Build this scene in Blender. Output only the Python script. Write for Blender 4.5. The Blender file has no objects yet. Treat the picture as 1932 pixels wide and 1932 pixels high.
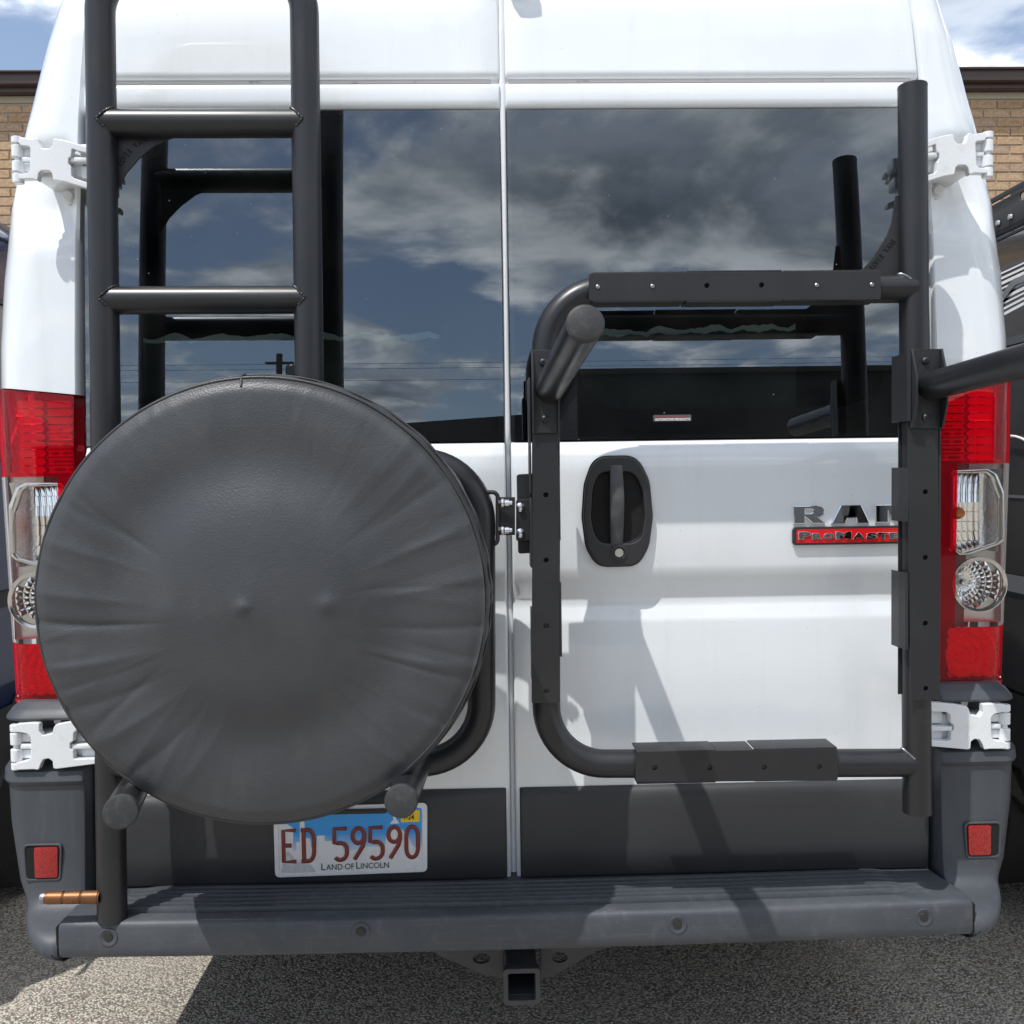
import bpy, bmesh, math, random
from mathutils import Vector, Matrix
R = math.radians
SC = bpy.context.scene

# ------------------------------------------------------------------ camera, sky, sun, exposure
cam = bpy.data.cameras.new('camera')
cam.sensor_width = 36.0
cam.lens = 36.0 * 1760.0 / 1932.0
cam.clip_start = 0.02
cam.clip_end = 3000
CAM = bpy.data.objects.new('camera', cam)
SC.collection.objects.link(CAM)
_y, _p, _r = R(1.4), R(2.15), R(0.8)
_f = Vector((math.sin(_y) * math.cos(_p), math.cos(_y) * math.cos(_p), -math.sin(_p)))
_rt = _f.cross(Vector((0, 0, 1))).normalized()
_up = _rt.cross(_f)
_r2 = _rt * math.cos(_r) - _up * math.sin(_r)
_u2 = _up * math.cos(_r) + _rt * math.sin(_r)
CAM.matrix_world = Matrix(((_r2.x, _u2.x, -_f.x, -0.039), (_r2.y, _u2.y, -_f.y, -1.9), (_r2.z, _u2.z, -_f.z, 1.38), (0, 0, 0, 1)))
SC.camera = CAM

SUN_DIR = Vector((0.94, 1.0, -2.7)).normalized()          # the way the light travels
SUN_EL = math.asin(-SUN_DIR.z)
SUN_AZ = math.atan2(-SUN_DIR.x, -SUN_DIR.y)               # bearing of the sun, clockwise from +Y

def N(nt, kind, loc=None, **kw):
    n = nt.nodes.new(kind)
    for k, v in kw.items():
        if k.startswith('i_'):
            n.inputs[k[2:].replace('_', ' ')].default_value = v
        else:
            setattr(n, k, v)
    return n

def math_node(nt, op, a, b=None, clamp=False):
    n = nt.nodes.new('ShaderNodeMath'); n.operation = op; n.use_clamp = clamp
    for i, v in enumerate((a, b)):
        if v is None: continue
        if isinstance(v, (int, float)): n.inputs[i].default_value = v
        else: nt.links.new(v, n.inputs[i])
    return n.outputs[0]

def mix_col(nt, fac, a, b, blend='MIX'):
    n = nt.nodes.new('ShaderNodeMix'); n.data_type = 'RGBA'; n.blend_type = blend
    for sock, v in ((n.inputs[0], fac), (n.inputs[6], a), (n.inputs[7], b)):
        if isinstance(v, (int, float)): sock.default_value = v
        elif isinstance(v, (tuple, list)): sock.default_value = (*v[:3], 1)
        else: nt.links.new(v, sock)
    return n.outputs[2]

def ramp(nt, fac, p0, p1, smooth=True):
    n = nt.nodes.new('ShaderNodeMapRange'); n.interpolation_type = 'SMOOTHSTEP' if smooth else 'LINEAR'
    nt.links.new(fac, n.inputs[0]); n.inputs[1].default_value = p0; n.inputs[2].default_value = p1
    return n.outputs[0]

W = bpy.data.worlds.new('World'); SC.world = W; W.use_nodes = True
nt = W.node_tree; nt.nodes.clear()
sky = N(nt, 'ShaderNodeTexSky', sky_type='NISHITA', sun_disc=False, sun_elevation=SUN_EL, sun_rotation=SUN_AZ, air_density=1.0, dust_density=0.6, ozone_density=1.2)
tc = N(nt, 'ShaderNodeTexCoord')
sep = N(nt, 'ShaderNodeSeparateXYZ'); nt.links.new(tc.outputs['Generated'], sep.inputs[0])
zz = math_node(nt, 'ADD', math_node(nt, 'MAXIMUM', sep.outputs[2], 0.0), 0.16)
cx = math_node(nt, 'DIVIDE', sep.outputs[0], zz); cy = math_node(nt, 'DIVIDE', sep.outputs[1], zz)
comb = N(nt, 'ShaderNodeCombineXYZ'); nt.links.new(cx, comb.inputs[0]); nt.links.new(cy, comb.inputs[1])
comb.inputs[2].default_value = CLOUD_SEED = 74.66
sunw = N(nt, 'ShaderNodeVectorMath', operation='ADD'); nt.links.new(comb.outputs[0], sunw.inputs[0])
sunw.inputs[1].default_value = (-SUN_DIR.x * 0.22, -SUN_DIR.y * 0.22, 0.0)      # a step towards the sun
def cloud_field(vec):
    n1 = N(nt, 'ShaderNodeTexNoise', i_Scale=1.55, i_Detail=11.0, i_Roughness=0.56, i_Distortion=0.25)
    n3 = N(nt, 'ShaderNodeTexNoise', i_Scale=0.6, i_Detail=2.0)
    for n in (n1, n3): nt.links.new(vec, n.inputs['Vector'])
    return math_node(nt, 'ADD', math_node(nt, 'MULTIPLY', n1.outputs[0], 0.70), math_node(nt, 'MULTIPLY', n3.outputs[0], 0.30))
dens = cloud_field(comb.outputs[0]); dens_s = cloud_field(sunw.outputs[0])
cover = ramp(nt, dens, 0.440, 0.515)
thick = ramp(nt, dens, 0.47, 0.64)
lit = ramp(nt, math_node(nt, 'SUBTRACT', dens, dens_s), -0.035, 0.10)
shade = math_node(nt, 'MULTIPLY', lit, math_node(nt, 'SUBTRACT', 1.0, math_node(nt, 'MULTIPLY', thick, 0.35)))
ccol = mix_col(nt, shade, mix_col(nt, thick, (5.2, 5.8, 6.7), (1.5, 1.8, 2.35)), (13.5, 13.7, 13.9))
skyc = mix_col(nt, cover, mix_col(nt, 0.22, mix_col(nt, 1.0, sky.outputs[0], (1.1, 1.1, 1.12), 'MULTIPLY'), (3.6, 3.9, 4.4)), ccol)
bg = N(nt, 'ShaderNodeBackground', i_Strength=0.148); nt.links.new(skyc, bg.inputs[0])
out = N(nt, 'ShaderNodeOutputWorld'); nt.links.new(bg.outputs[0], out.inputs[0])

sl = bpy.data.lights.new('sun', 'SUN'); sl.energy = 3.8; sl.angle = R(0.5); sl.color = (1.0, 0.972, 0.93)
SUN = bpy.data.objects.new('sun', sl); SC.collection.objects.link(SUN)
SUN.rotation_euler = SUN_DIR.to_track_quat('-Z', 'Y').to_euler()
SUN.location = (-6, -7, 18)

SC.view_settings.view_transform = 'Standard'; SC.view_settings.look = 'None'
SC.view_settings.exposure = 0.08; SC.view_settings.gamma = 1.0; SC.view_settings.use_curve_mapping = False
SC.render.engine = 'CYCLES'
SC.cycles.max_bounces = 8; SC.cycles.transparent_max_bounces = 12

# ------------------------------------------------------------------ materials
def mat(name, col, rough=0.5, metal=0.0, spec=0.5, coat=0.0, coat_rough=0.04, vary=None, bump=None, speck=None, rvary=None, dust=None):
    """vary=(scale, other colour, low, high); bump=(scale, strength, distance, detail); speck=(scale, threshold, colour); dust=(scale, lo, hi, colour)"""
    m = bpy.data.materials.new(name); m.use_nodes = True
    nt = m.node_tree; b = nt.nodes['Principled BSDF']
    b.inputs['Base Color'].default_value = (*col, 1); b.inputs['Roughness'].default_value = rough
    b.inputs['Metallic'].default_value = metal; b.inputs['Specular IOR Level'].default_value = spec
    b.inputs['Coat Weight'].default_value = coat; b.inputs['Coat Roughness'].default_value = coat_rough
    tc = nt.nodes.new('ShaderNodeTexCoord'); vec = tc.outputs['Object']
    c = None
    if vary:
        n = N(nt, 'ShaderNodeTexNoise', i_Scale=vary[0], i_Detail=6.0, i_Roughness=0.6); nt.links.new(vec, n.inputs['Vector'])
        c = mix_col(nt, ramp(nt, n.outputs[0], vary[2], vary[3]), col, vary[1])
    if dust:
        n = N(nt, 'ShaderNodeTexNoise', i_Scale=dust[0], i_Detail=8.0, i_Roughness=0.7, i_Distortion=0.3); nt.links.new(vec, n.inputs['Vector'])
        c = mix_col(nt, ramp(nt, n.outputs[0], dust[1], dust[2]), c if c else col, dust[3])
    if speck:
        v = N(nt, 'ShaderNodeTexVoronoi', i_Scale=speck[0]); nt.links.new(vec, v.inputs['Vector'])
        w = N(nt, 'ShaderNodeTexWhiteNoise'); nt.links.new(v.outputs['Position'], w.inputs['Vector'])
        f = math_node(nt, 'MULTIPLY', math_node(nt, 'LESS_THAN', v.outputs['Distance'], speck[1]), math_node(nt, 'GREATER_THAN', w.outputs[0], 0.6))
        c = mix_col(nt, f, c if c else col, speck[2])
    if c: nt.links.new(c, b.inputs['Base Color'])
    if rvary:
        n = N(nt, 'ShaderNodeTexNoise', i_Scale=rvary[0], i_Detail=5.0); nt.links.new(vec, n.inputs['Vector'])
        mr = nt.nodes.new('ShaderNodeMapRange'); nt.links.new(n.outputs[0], mr.inputs[0])
        mr.inputs[1].default_value = 0.3; mr.inputs[2].default_value = 0.7; mr.inputs[3].default_value = rvary[1]; mr.inputs[4].default_value = rvary[2]
        nt.links.new(mr.outputs[0], b.inputs['Roughness'])
    if bump:
        n = N(nt, 'ShaderNodeTexNoise', i_Scale=bump[0], i_Detail=bump[3] if len(bump) > 3 else 2.0); nt.links.new(vec, n.inputs['Vector'])
        bp = N(nt, 'ShaderNodeBump', i_Strength=bump[1], i_Distance=bump[2]); nt.links.new(n.outputs[0], bp.inputs['Height'])
        nt.links.new(bp.outputs[0], b.inputs['Normal'])
    return m

def glass_mat(name, tint, ior=1.5, rough=0.0, wave=None, body=None, mixb=0.0, dusty=False, gloss=(1, 1, 1)):
    m = bpy.data.materials.new(name); m.use_nodes = True; nt = m.node_tree; nt.nodes.clear()
    o = nt.nodes.new('ShaderNodeOutputMaterial'); mx = nt.nodes.new('ShaderNodeMixShader')
    t = nt.nodes.new('ShaderNodeBsdfTransparent'); t.inputs[0].default_value = (*tint, 1)
    g = nt.nodes.new('ShaderNodeBsdfGlossy'); g.inputs['Roughness'].default_value = rough; g.inputs['Color'].default_value = (*gloss, 1)
    fr = nt.nodes.new('ShaderNodeFresnel'); fr.inputs[0].default_value = ior
    if wave:
        tc = nt.nodes.new('ShaderNodeTexCoord')
        n = N(nt, 'ShaderNodeTexNoise', i_Scale=wave[0], i_Detail=1.0); nt.links.new(tc.outputs['Object'], n.inputs['Vector'])
        bp = N(nt, 'ShaderNodeBump', i_Strength=wave[1], i_Distance=wave[2]); nt.links.new(n.outputs[0], bp.inputs['Height'])
        nt.links.new(bp.outputs[0], g.inputs['Normal'])
    nt.links.new(fr.outputs[0], mx.inputs[0]); nt.links.new(g.outputs[0], mx.inputs[2])
    if body:
        df = nt.nodes.new('ShaderNodeBsdfDiffuse'); df.inputs[0].default_value = (*body, 1); m2 = nt.nodes.new('ShaderNodeMixShader'); m2.inputs[0].default_value = mixb
        nt.links.new(t.outputs[0], m2.inputs[1]); nt.links.new(df.outputs[0], m2.inputs[2]); nt.links.new(m2.outputs[0], mx.inputs[1])
    else: nt.links.new(t.outputs[0], mx.inputs[1])
    last = mx.outputs[0]
    if dusty:                                    # a thin film of road dust and dried specks
        tc = nt.nodes.new('ShaderNodeTexCoord'); vo = N(nt, 'ShaderNodeTexVoronoi', i_Scale=38.0); w = N(nt, 'ShaderNodeTexWhiteNoise'); fl = N(nt, 'ShaderNodeTexNoise', i_Scale=5.0, i_Detail=5.0)
        nt.links.new(tc.outputs['Object'], vo.inputs['Vector']); nt.links.new(vo.outputs['Position'], w.inputs['Vector']); nt.links.new(tc.outputs['Object'], fl.inputs['Vector'])
        f = math_node(nt, 'MULTIPLY', math_node(nt, 'LESS_THAN', vo.outputs['Distance'], math_node(nt, 'MULTIPLY', w.outputs[0], 0.045)), 0.55)
        f = math_node(nt, 'ADD', f, math_node(nt, 'MULTIPLY', ramp(nt, fl.outputs[0], 0.35, 0.75), 0.010))
        d = nt.nodes.new('ShaderNodeBsdfDiffuse'); d.inputs[0].default_value = (0.62, 0.60, 0.56, 1); m3 = nt.nodes.new('ShaderNodeMixShader')
        nt.links.new(f, m3.inputs[0]); nt.links.new(last, m3.inputs[1]); nt.links.new(d.outputs[0], m3.inputs[2]); last = m3.outputs[0]
    nt.links.new(last, o.inputs[0])
    return m

WHITE = mat('white_paint', (0.765, 0.80, 0.825), 0.3, coat=1.0, coat_rough=0.03, vary=(3.0, (0.735, 0.765, 0.785), 0.4, 0.75), speck=(42, 0.035, (0.35, 0.30, 0.24)), bump=(1.6, 0.05, 0.01, 1.0))
def weather(m, amount, col, scale=(26, 26, 1.2)):
    nt = m.node_tree; b = nt.nodes['Principled BSDF']; old = b.inputs['Base Color'].links[0].from_socket
    tc = nt.nodes.new('ShaderNodeTexCoord'); mp = nt.nodes.new('ShaderNodeMapping'); mp.inputs['Scale'].default_value = scale
    n = N(nt, 'ShaderNodeTexNoise', i_Scale=1.0, i_Detail=6.0, i_Roughness=0.65); nt.links.new(tc.outputs['Object'], mp.inputs[0]); nt.links.new(mp.outputs[0], n.inputs['Vector'])
    nt.links.new(mix_col(nt, math_node(nt, 'MULTIPLY', ramp(nt, n.outputs[0], 0.5, 0.78), amount), old, col), b.inputs['Base Color'])
weather(WHITE, 0.28, (0.62, 0.62, 0.60))
HINGEW = mat('white_hinge_enamel', (0.765, 0.79, 0.81), 0.35, coat=0.4, coat_rough=0.15, vary=(25, (0.66, 0.65, 0.61), 0.55, 0.8), bump=(160, 0.15, 0.002))
STEEL = mat('black_powder_coat', (0.013, 0.0135, 0.016), 0.36, vary=(6, (0.019, 0.0195, 0.022), 0.35, 0.7), bump=(700, 0.12, 0.0004, 3.0), rvary=(9, 0.30, 0.42), speck=(90, 0.03, (0.13, 0.13, 0.135)))
SHEET = mat('black_sheet_coat', (0.014, 0.0145, 0.017), 0.45, vary=(8, (0.020, 0.021, 0.023), 0.35, 0.7), bump=(900, 0.3, 0.0005, 3.0), speck=(140, 0.03, (0.16, 0.16, 0.16)))
CAPM = mat('black_plastic_cap', (0.028, 0.029, 0.031), 0.6, vary=(60, (0.06, 0.06, 0.06), 0.45, 0.8), bump=(300, 0.5, 0.001, 4.0))
PLASTIC = mat('grey_bumper_plastic', (0.046, 0.052, 0.062), 0.48, vary=(4, (0.058, 0.064, 0.074), 0.35, 0.7), bump=(700, 0.25, 0.0008, 3.0), speck=(70, 0.03, (0.22, 0.22, 0.22)), rvary=(7, 0.42, 0.62))
STEPM = mat('worn_step_plastic', (0.048, 0.054, 0.064), 0.46, vary=(3, (0.072, 0.078, 0.088), 0.42, 0.75), bump=(500, 0.3, 0.001, 4.0), speck=(55, 0.035, (0.26, 0.26, 0.26)), rvary=(7, 0.4, 0.6))
weather(STEPM, 0.22, (0.17, 0.175, 0.18), (12, 12, 240)); weather(STEPM, 0.25, (0.15, 0.155, 0.16), (45, 45, 22)); weather(PLASTIC, 0.35, (0.11, 0.115, 0.12), (60, 60, 6))
TRIM = mat('black_door_trim', (0.028, 0.029, 0.032), 0.48, vary=(2.5, (0.040, 0.041, 0.043), 0.4, 0.7), bump=(900, 0.3, 0.0005, 3.0), speck=(60, 0.03, (0.17, 0.17, 0.17)), rvary=(6, 0.4, 0.6))
BLACKP = mat('black_handle_plastic', (0.022, 0.022, 0.024), 0.45, bump=(800, 0.3, 0.0005, 3.0), speck=(180, 0.04, (0.15, 0.15, 0.15)))
GRIPM = mat('worn_handle_grip', (0.055, 0.057, 0.06), 0.55, vary=(40, (0.085, 0.087, 0.09), 0.4, 0.7), bump=(700, 0.4, 0.0006, 3.0))
RUBBER = mat('rubber_seal', (0.030, 0.030, 0.030), 0.7, vary=(30, (0.14, 0.13, 0.12), 0.55, 0.8))
GROOVE = mat('grimy_sealer', (0.58, 0.56, 0.54), 0.6, vary=(30, (0.16, 0.14, 0.12), 0.58, 0.8))
FLANGE = mat('door_flange_paint', (0.82, 0.84, 0.86), 0.3, coat=0.6, vary=(18, (0.40, 0.40, 0.40), 0.62, 0.8))
VINYL = mat('black_vinyl_cover', (0.042, 0.045, 0.050), 0.40, vary=(5, (0.051, 0.054, 0.059), 0.35, 0.7), speck=(60, 0.02, (0.3, 0.29, 0.27)), rvary=(10, 0.38, 0.5))
weather(VINYL, 0.35, (0.082, 0.080, 0.076), (11, 11, 8))
PIPING = mat('vinyl_piping', (0.030, 0.030, 0.031), 0.45, bump=(600, 0.4, 0.001))
TYRE = mat('tyre_rubber', (0.018, 0.018, 0.018), 0.8, bump=(200, 0.3, 0.001))
CHROME = mat('chrome', (0.86, 0.87, 0.88), 0.06, 1.0)
SATIN = mat('satin_reflector', (0.80, 0.80, 0.78), 0.22, 1.0)
SILVER = mat('silver_bezel', (0.62, 0.61, 0.59), 0.10, 1.0)
ZINC = mat('zinc_bolt', (0.75, 0.77, 0.80), 0.2, 1.0)
BOLTM = mat('grey_bolt', (0.33, 0.34, 0.36), 0.35, 0.9)
COPPER = mat('copper_peg', (0.24, 0.105, 0.045), 0.45, 0.75, vary=(60, (0.17, 0.085, 0.04), 0.4, 0.7), bump=(400, 0.2, 0.0005))
HOLE = mat('dark_hole', (0.006, 0.006, 0.006), 0.9)
REDP = mat('red_enamel', (0.62, 0.012, 0.012), 0.25, coat=0.8)
REDREF = mat('red_reflector', (0.40, 0.006, 0.006), 0.2, coat=0.6, vary=(500, (0.16, 0.002, 0.002), 0.45, 0.6), bump=(900, 0.6, 0.001))
AMBER = mat('amber_bulb', (0.75, 0.23, 0.03), 0.15, coat=1.0)
MAROON = mat('lamp_housing_maroon', (0.16, 0.014, 0.020), 0.35)
FLUTE = mat('fluted_reflector', (0.95, 0.95, 0.94), 0.12, 1.0)
FROST = mat('frosted_reflector', (0.86, 0.86, 0.84), 0.2, 1.0, vary=(60, (0.86, 0.62, 0.40), 0.62, 0.8), bump=(260, 0.5, 0.002))  # amber blotches paint the bulb's glints into the reflector colour
LOUV = mat('louvre_reflector', (0.92, 0.92, 0.92), 0.3, 0.15)
LAMPGREY = mat('lamp_housing_grey', (0.16, 0.17, 0.18), 0.3, 0.5)
LAMPSILVER = mat('lamp_backing_silver', (0.62, 0.62, 0.60), 0.25, 0.8)
GLASS = glass_mat('tinted_window_glass', (0.72, 0.80, 0.78), 2.35, wave=(1.6, 0.05, 0.003), dusty=True, gloss=(0.86, 0.94, 1.0))
REDLENS = glass_mat('red_lamp_lens', (1.0, 0.012, 0.030), 1.32, body=(1.0, 0.008, 0.035), mixb=0.15)
PINKLENS = glass_mat('pale_red_lamp_lens', (0.62, 0.16, 0.22), 1.4, body=(0.42, 0.13, 0.19), mixb=0.6)
CLEARLENS = glass_mat('clear_lamp_lens', (0.95, 0.95, 0.95), 1.45)
INSIDE = mat('dark_cabin_lining', (0.012, 0.012, 0.013), 0.8)
COVERM = mat('quilted_window_cover', (0.055, 0.075, 0.066), 0.9, bump=(30, 0.5, 0.004))
MINT = mat('mint_cover_lining', (0.80, 0.95, 0.88), 0.8)
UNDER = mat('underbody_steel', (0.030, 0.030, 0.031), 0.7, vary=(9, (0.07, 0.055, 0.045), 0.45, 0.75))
HITCHM = mat('hitch_black_steel', (0.040, 0.042, 0.046), 0.45, vary=(12, (0.075, 0.068, 0.062), 0.45, 0.75), bump=(300, 0.3, 0.001))

# ------------------------------------------------------------------ builders
def link(o, parent=None):
    SC.collection.objects.link(o)
    if parent is not None:
        o.parent = parent
        if parent.type == 'EMPTY': o.matrix_parent_inverse = Matrix.Translation(-parent.location)
    return o

def thing(name, label, cat, loc, group=None):
    o = bpy.data.objects.new(name, None); o.empty_display_size = 0.1; o.location = loc
    SC.collection.objects.link(o); o['label'] = label; o['category'] = cat
    if group: o['group'] = group
    return o

def tag(o, label=None, cat=None, group=None, kind=None):
    for k, v in (('label', label), ('category', cat), ('group', group), ('kind', kind)):
        if v: o[k] = v
    return o

def obj(name, me, m, parent=None, smooth=None, loc=None):
    me.name = name
    if m is not None:
        me.materials.clear(); me.materials.append(m)
    o = bpy.data.objects.new(name, me)
    if smooth is not None:
        set_smooth(me, smooth)
    if loc: o.location = loc
    return link(o, parent)

def set_smooth(me, angle):
    bm = bmesh.new(); bm.from_mesh(me)
    bmesh.ops.recalc_face_normals(bm, faces=bm.faces)
    a = math.radians(angle)
    for f in bm.faces: f.smooth = True
    for e in bm.edges:
        e.smooth = len(e.link_faces) == 2 and e.calc_face_angle(0) < a
    bm.to_mesh(me); bm.free()

def pymesh(verts, faces):
    me = bpy.data.meshes.new('m'); me.from_pydata([tuple(v) for v in verts], [], faces); me.update()
    return me

def bm_mesh(bm):
    me = bpy.data.meshes.new('m'); bm.to_mesh(me); bm.free(); return me

def grid(rows, closed=False):
    """rows of points -> quads"""
    n = len(rows[0]); v = [p for r in rows for p in r]; f = []
    for i in range(len(rows) - 1):
        for j in range(n if closed else n - 1):
            a, b = i * n + j, i * n + (j + 1) % n
            f.append((a, b, b + n, a + n))
    return v, f

def box_me(x0, x1, y0, y1, z0, z1, bev=0.0, seg=2):
    bm = bmesh.new()
    bmesh.ops.create_cube(bm, size=1)
    for v in bm.verts:
        v.co = Vector((x0 + (v.co.x + .5) * (x1 - x0), y0 + (v.co.y + .5) * (y1 - y0), z0 + (v.co.z + .5) * (z1 - z0)))
    if bev: bmesh.ops.bevel(bm, geom=list(bm.edges), offset=bev, segments=seg, affect='EDGES', profile=0.5)
    return bm_mesh(bm)

def box(name, x0, x1, y0, y1, z0, z1, m, parent=None, bev=0.0):
    return obj(name, box_me(min(x0, x1), max(x0, x1), min(y0, y1), max(y0, y1), min(z0, z1), max(z0, z1), bev), m, parent, 35 if bev else None)

def bend(pts, r, n=10):
    """round the inner corners of a 3-d polyline"""
    pts = [Vector(p) for p in pts]; o = [pts[0]]
    for i in range(1, len(pts) - 1):
        a, b, c = pts[i - 1], pts[i], pts[i + 1]
        d1, d2 = (a - b).normalized(), (c - b).normalized()
        ang = d1.angle(d2); t = r / math.tan(ang / 2)
        cen = b + (d1 + d2).normalized() * (r / math.sin(ang / 2))
        p, q = b + d1 * t - cen, b + d2 * t - cen
        tot = p.angle(q); ax = p.cross(q).normalized()
        for k in range(n + 1):
            o.append(cen + Matrix.Rotation(tot * k / n, 3, ax) @ p)
    o.append(pts[-1]); return o

def tube_me(pts, r, seg=28, caps=True, radii=None):
    pts = [Vector(p) for p in pts]; n = len(pts)
    tans = [(pts[min(i + 1, n - 1)] - pts[max(i - 1, 0)]).normalized() for i in range(n)]
    ref = Vector((0, 0, 1)) if abs(tans[0].z) < 0.9 else Vector((1, 0, 0))
    u = tans[0].cross(ref).normalized(); rows = []
    for i in range(n):
        u = (u - tans[i] * u.dot(tans[i])).normalized(); w = tans[i].cross(u)
        rr = radii[i] if radii else r
        rows.append([pts[i] + (u * math.cos(2 * math.pi * k / seg) + w * math.sin(2 * math.pi * k / seg)) * rr for k in range(seg)])
    v, f = grid(rows, True)
    if caps:
        f.append(tuple(range(seg))[::-1]); b = (n - 1) * seg; f.append(tuple(range(b, b + seg)))
    return pymesh(v, f)

def tube(name, pts, r, m, parent=None, seg=28, caps=True, radii=None):
    return obj(name, tube_me(pts, r, seg, caps, radii), m, parent, 40)

def rounded(poly, r, n=4):
    """round the corners of a 2-d polygon; r a number or a list"""
    o = []; L = len(poly)
    for i in range(L):
        a, b, c = Vector(poly[i - 1]), Vector(poly[i]), Vector(poly[(i + 1) % L])
        rr = r[i] if isinstance(r, (list, tuple)) else r
        d1, d2 = a - b, c - b; l1, l2 = d1.length, d2.length
        if rr <= 0 or l1 < 1e-6 or l2 < 1e-6: o.append(tuple(b)); continue
        d1 /= l1; d2 /= l2; ang = d1.angle(d2)
        if ang > 3.0: o.append(tuple(b)); continue
        t = min(rr / math.tan(ang / 2), l1 * .48, l2 * .48)
        p, q = b + d1 * t, b + d2 * t
        for k in range(n + 1):
            s = k / n; o.append(tuple(p * (1 - s) ** 2 + b * 2 * s * (1 - s) + q * s * s))
    return o

def circ(cx, cz, r, n=20, rz=None):
    rz = rz or r
    return [(cx + r * math.cos(2 * math.pi * k / n), cz + rz * math.sin(2 * math.pi * k / n)) for k in range(n)]

def plate_me(outline, y, thick, bev=0.0, holes=(), res=1):
    """flat plate standing in XZ, front face at y (towards -Y), thickness going back"""
    cu = bpy.data.curves.new('c', 'CURVE'); cu.dimensions = '2D'; cu.fill_mode = 'BOTH'
    cu.extrude = max(thick / 2 - bev, 0.0); cu.bevel_depth = bev; cu.bevel_resolution = res
    if bev: cu.offset = -bev
    for poly in (outline, *holes):
        sp = cu.splines.new('POLY'); sp.points.add(len(poly) - 1); sp.use_cyclic_u = True
        for p, q in zip(sp.points, poly): p.co = (q[0], q[1], 0, 1)
    ob = bpy.data.objects.new('c', cu)
    me = bpy.data.meshes.new_from_object(ob)
    bpy.data.objects.remove(ob); bpy.data.curves.remove(cu)
    me.transform(Matrix(((1, 0, 0, 0), (0, 0, -1, y + thick / 2), (0, 1, 0, 0), (0, 0, 0, 1))))
    bm = bmesh.new(); bm.from_mesh(me); bmesh.ops.remove_doubles(bm, verts=bm.verts, dist=1e-6); bm.to_mesh(me); bm.free()
    return me

def plate(name, outline, y, thick, m, parent=None, bev=0.0, holes=(), shear=None):
    me = plate_me(outline, y, thick, bev, holes)
    if shear:                                    # follow a leaning plane: y += shear(z)
        for v in me.vertices: v.co.y += shear(v.co.x, v.co.z)
    return obj(name, me, m, parent, 18)

def text_me(body, size, extrude, offset=0.0, sx=1.0, align='LEFT', space=1.0, bev=0.0):
    cu = bpy.data.curves.new('t', 'FONT'); cu.body = body; cu.size = size; cu.extrude = extrude; cu.offset = offset
    cu.align_x = align; cu.space_character = space; cu.bevel_depth = bev; cu.resolution_u = 4
    ob = bpy.data.objects.new('t', cu); me = bpy.data.meshes.new_from_object(ob)
    bpy.data.objects.remove(ob); bpy.data.curves.remove(cu)
    me.transform(Matrix.Diagonal((sx, 1, 1, 1)))
    return me

def text(name, body, size, loc, m, parent, extrude=0.0006, offset=0.0, sx=1.0, align='LEFT', rot=0.0, space=1.0, bev=0.0):
    me = text_me(body, size, extrude, offset, sx, align, space, bev)
    me.transform(Matrix.Translation(loc) @ Matrix(((1, 0, 0, 0), (0, 0, -1, 0), (0, 1, 0, 0), (0, 0, 0, 1))) @ Matrix.Rotation(rot, 4, 'Z'))
    return obj(name, me, m, parent)

def lathe_me(profile, axis_pt, axis, seg=32, cap0=False, cap1=False):
    """profile of (radius, distance along axis)"""
    ax = Vector(axis).normalized(); u = ax.cross(Vector((0, 0, 1)) if abs(ax.z) < .9 else Vector((1, 0, 0))).normalized(); w = ax.cross(u)
    rows = [[Vector(axis_pt) + ax * d + (u * math.cos(2 * math.pi * k / seg) + w * math.sin(2 * math.pi * k / seg)) * max(r, 1e-5) for k in range(seg)] for r, d in profile]
    v, f = grid(rows, True)
    if cap0: f.append(tuple(range(seg))[::-1])
    if cap1: b = (len(rows) - 1) * seg; f.append(tuple(range(b, b + seg)))
    return pymesh(v, f)

def lathe(name, profile, pt, axis, m, parent=None, seg=32, cap0=False, cap1=False, smooth=35):
    return obj(name, lathe_me(profile, pt, axis, seg, cap0, cap1), m, parent, smooth)

def mirrored(me, xc):
    me = me.copy()
    me.transform(Matrix.Translation((xc, 0, 0)) @ Matrix.Diagonal((-1, 1, 1, 1)) @ Matrix.Translation((-xc, 0, 0)))
    me.flip_normals(); return me

def join_me(*mes):
    bm = bmesh.new()
    for me in mes: bm.from_mesh(me)
    return bm_mesh(bm)

def smoothstep(a, b, x):
    t = min(max((x - a) / (b - a), 0), 1); return t * t * (3 - 2 * t)

def interp(tab, x):
    if x <= tab[0][0]: return tab[0][1]
    for (a, fa), (b, fb) in zip(tab, tab[1:]):
        if x <= b: return fa + (fb - fa) * (x - a) / (b - a)
    return tab[-1][1]

XC = 0.010                                      # the van's centre line

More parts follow.
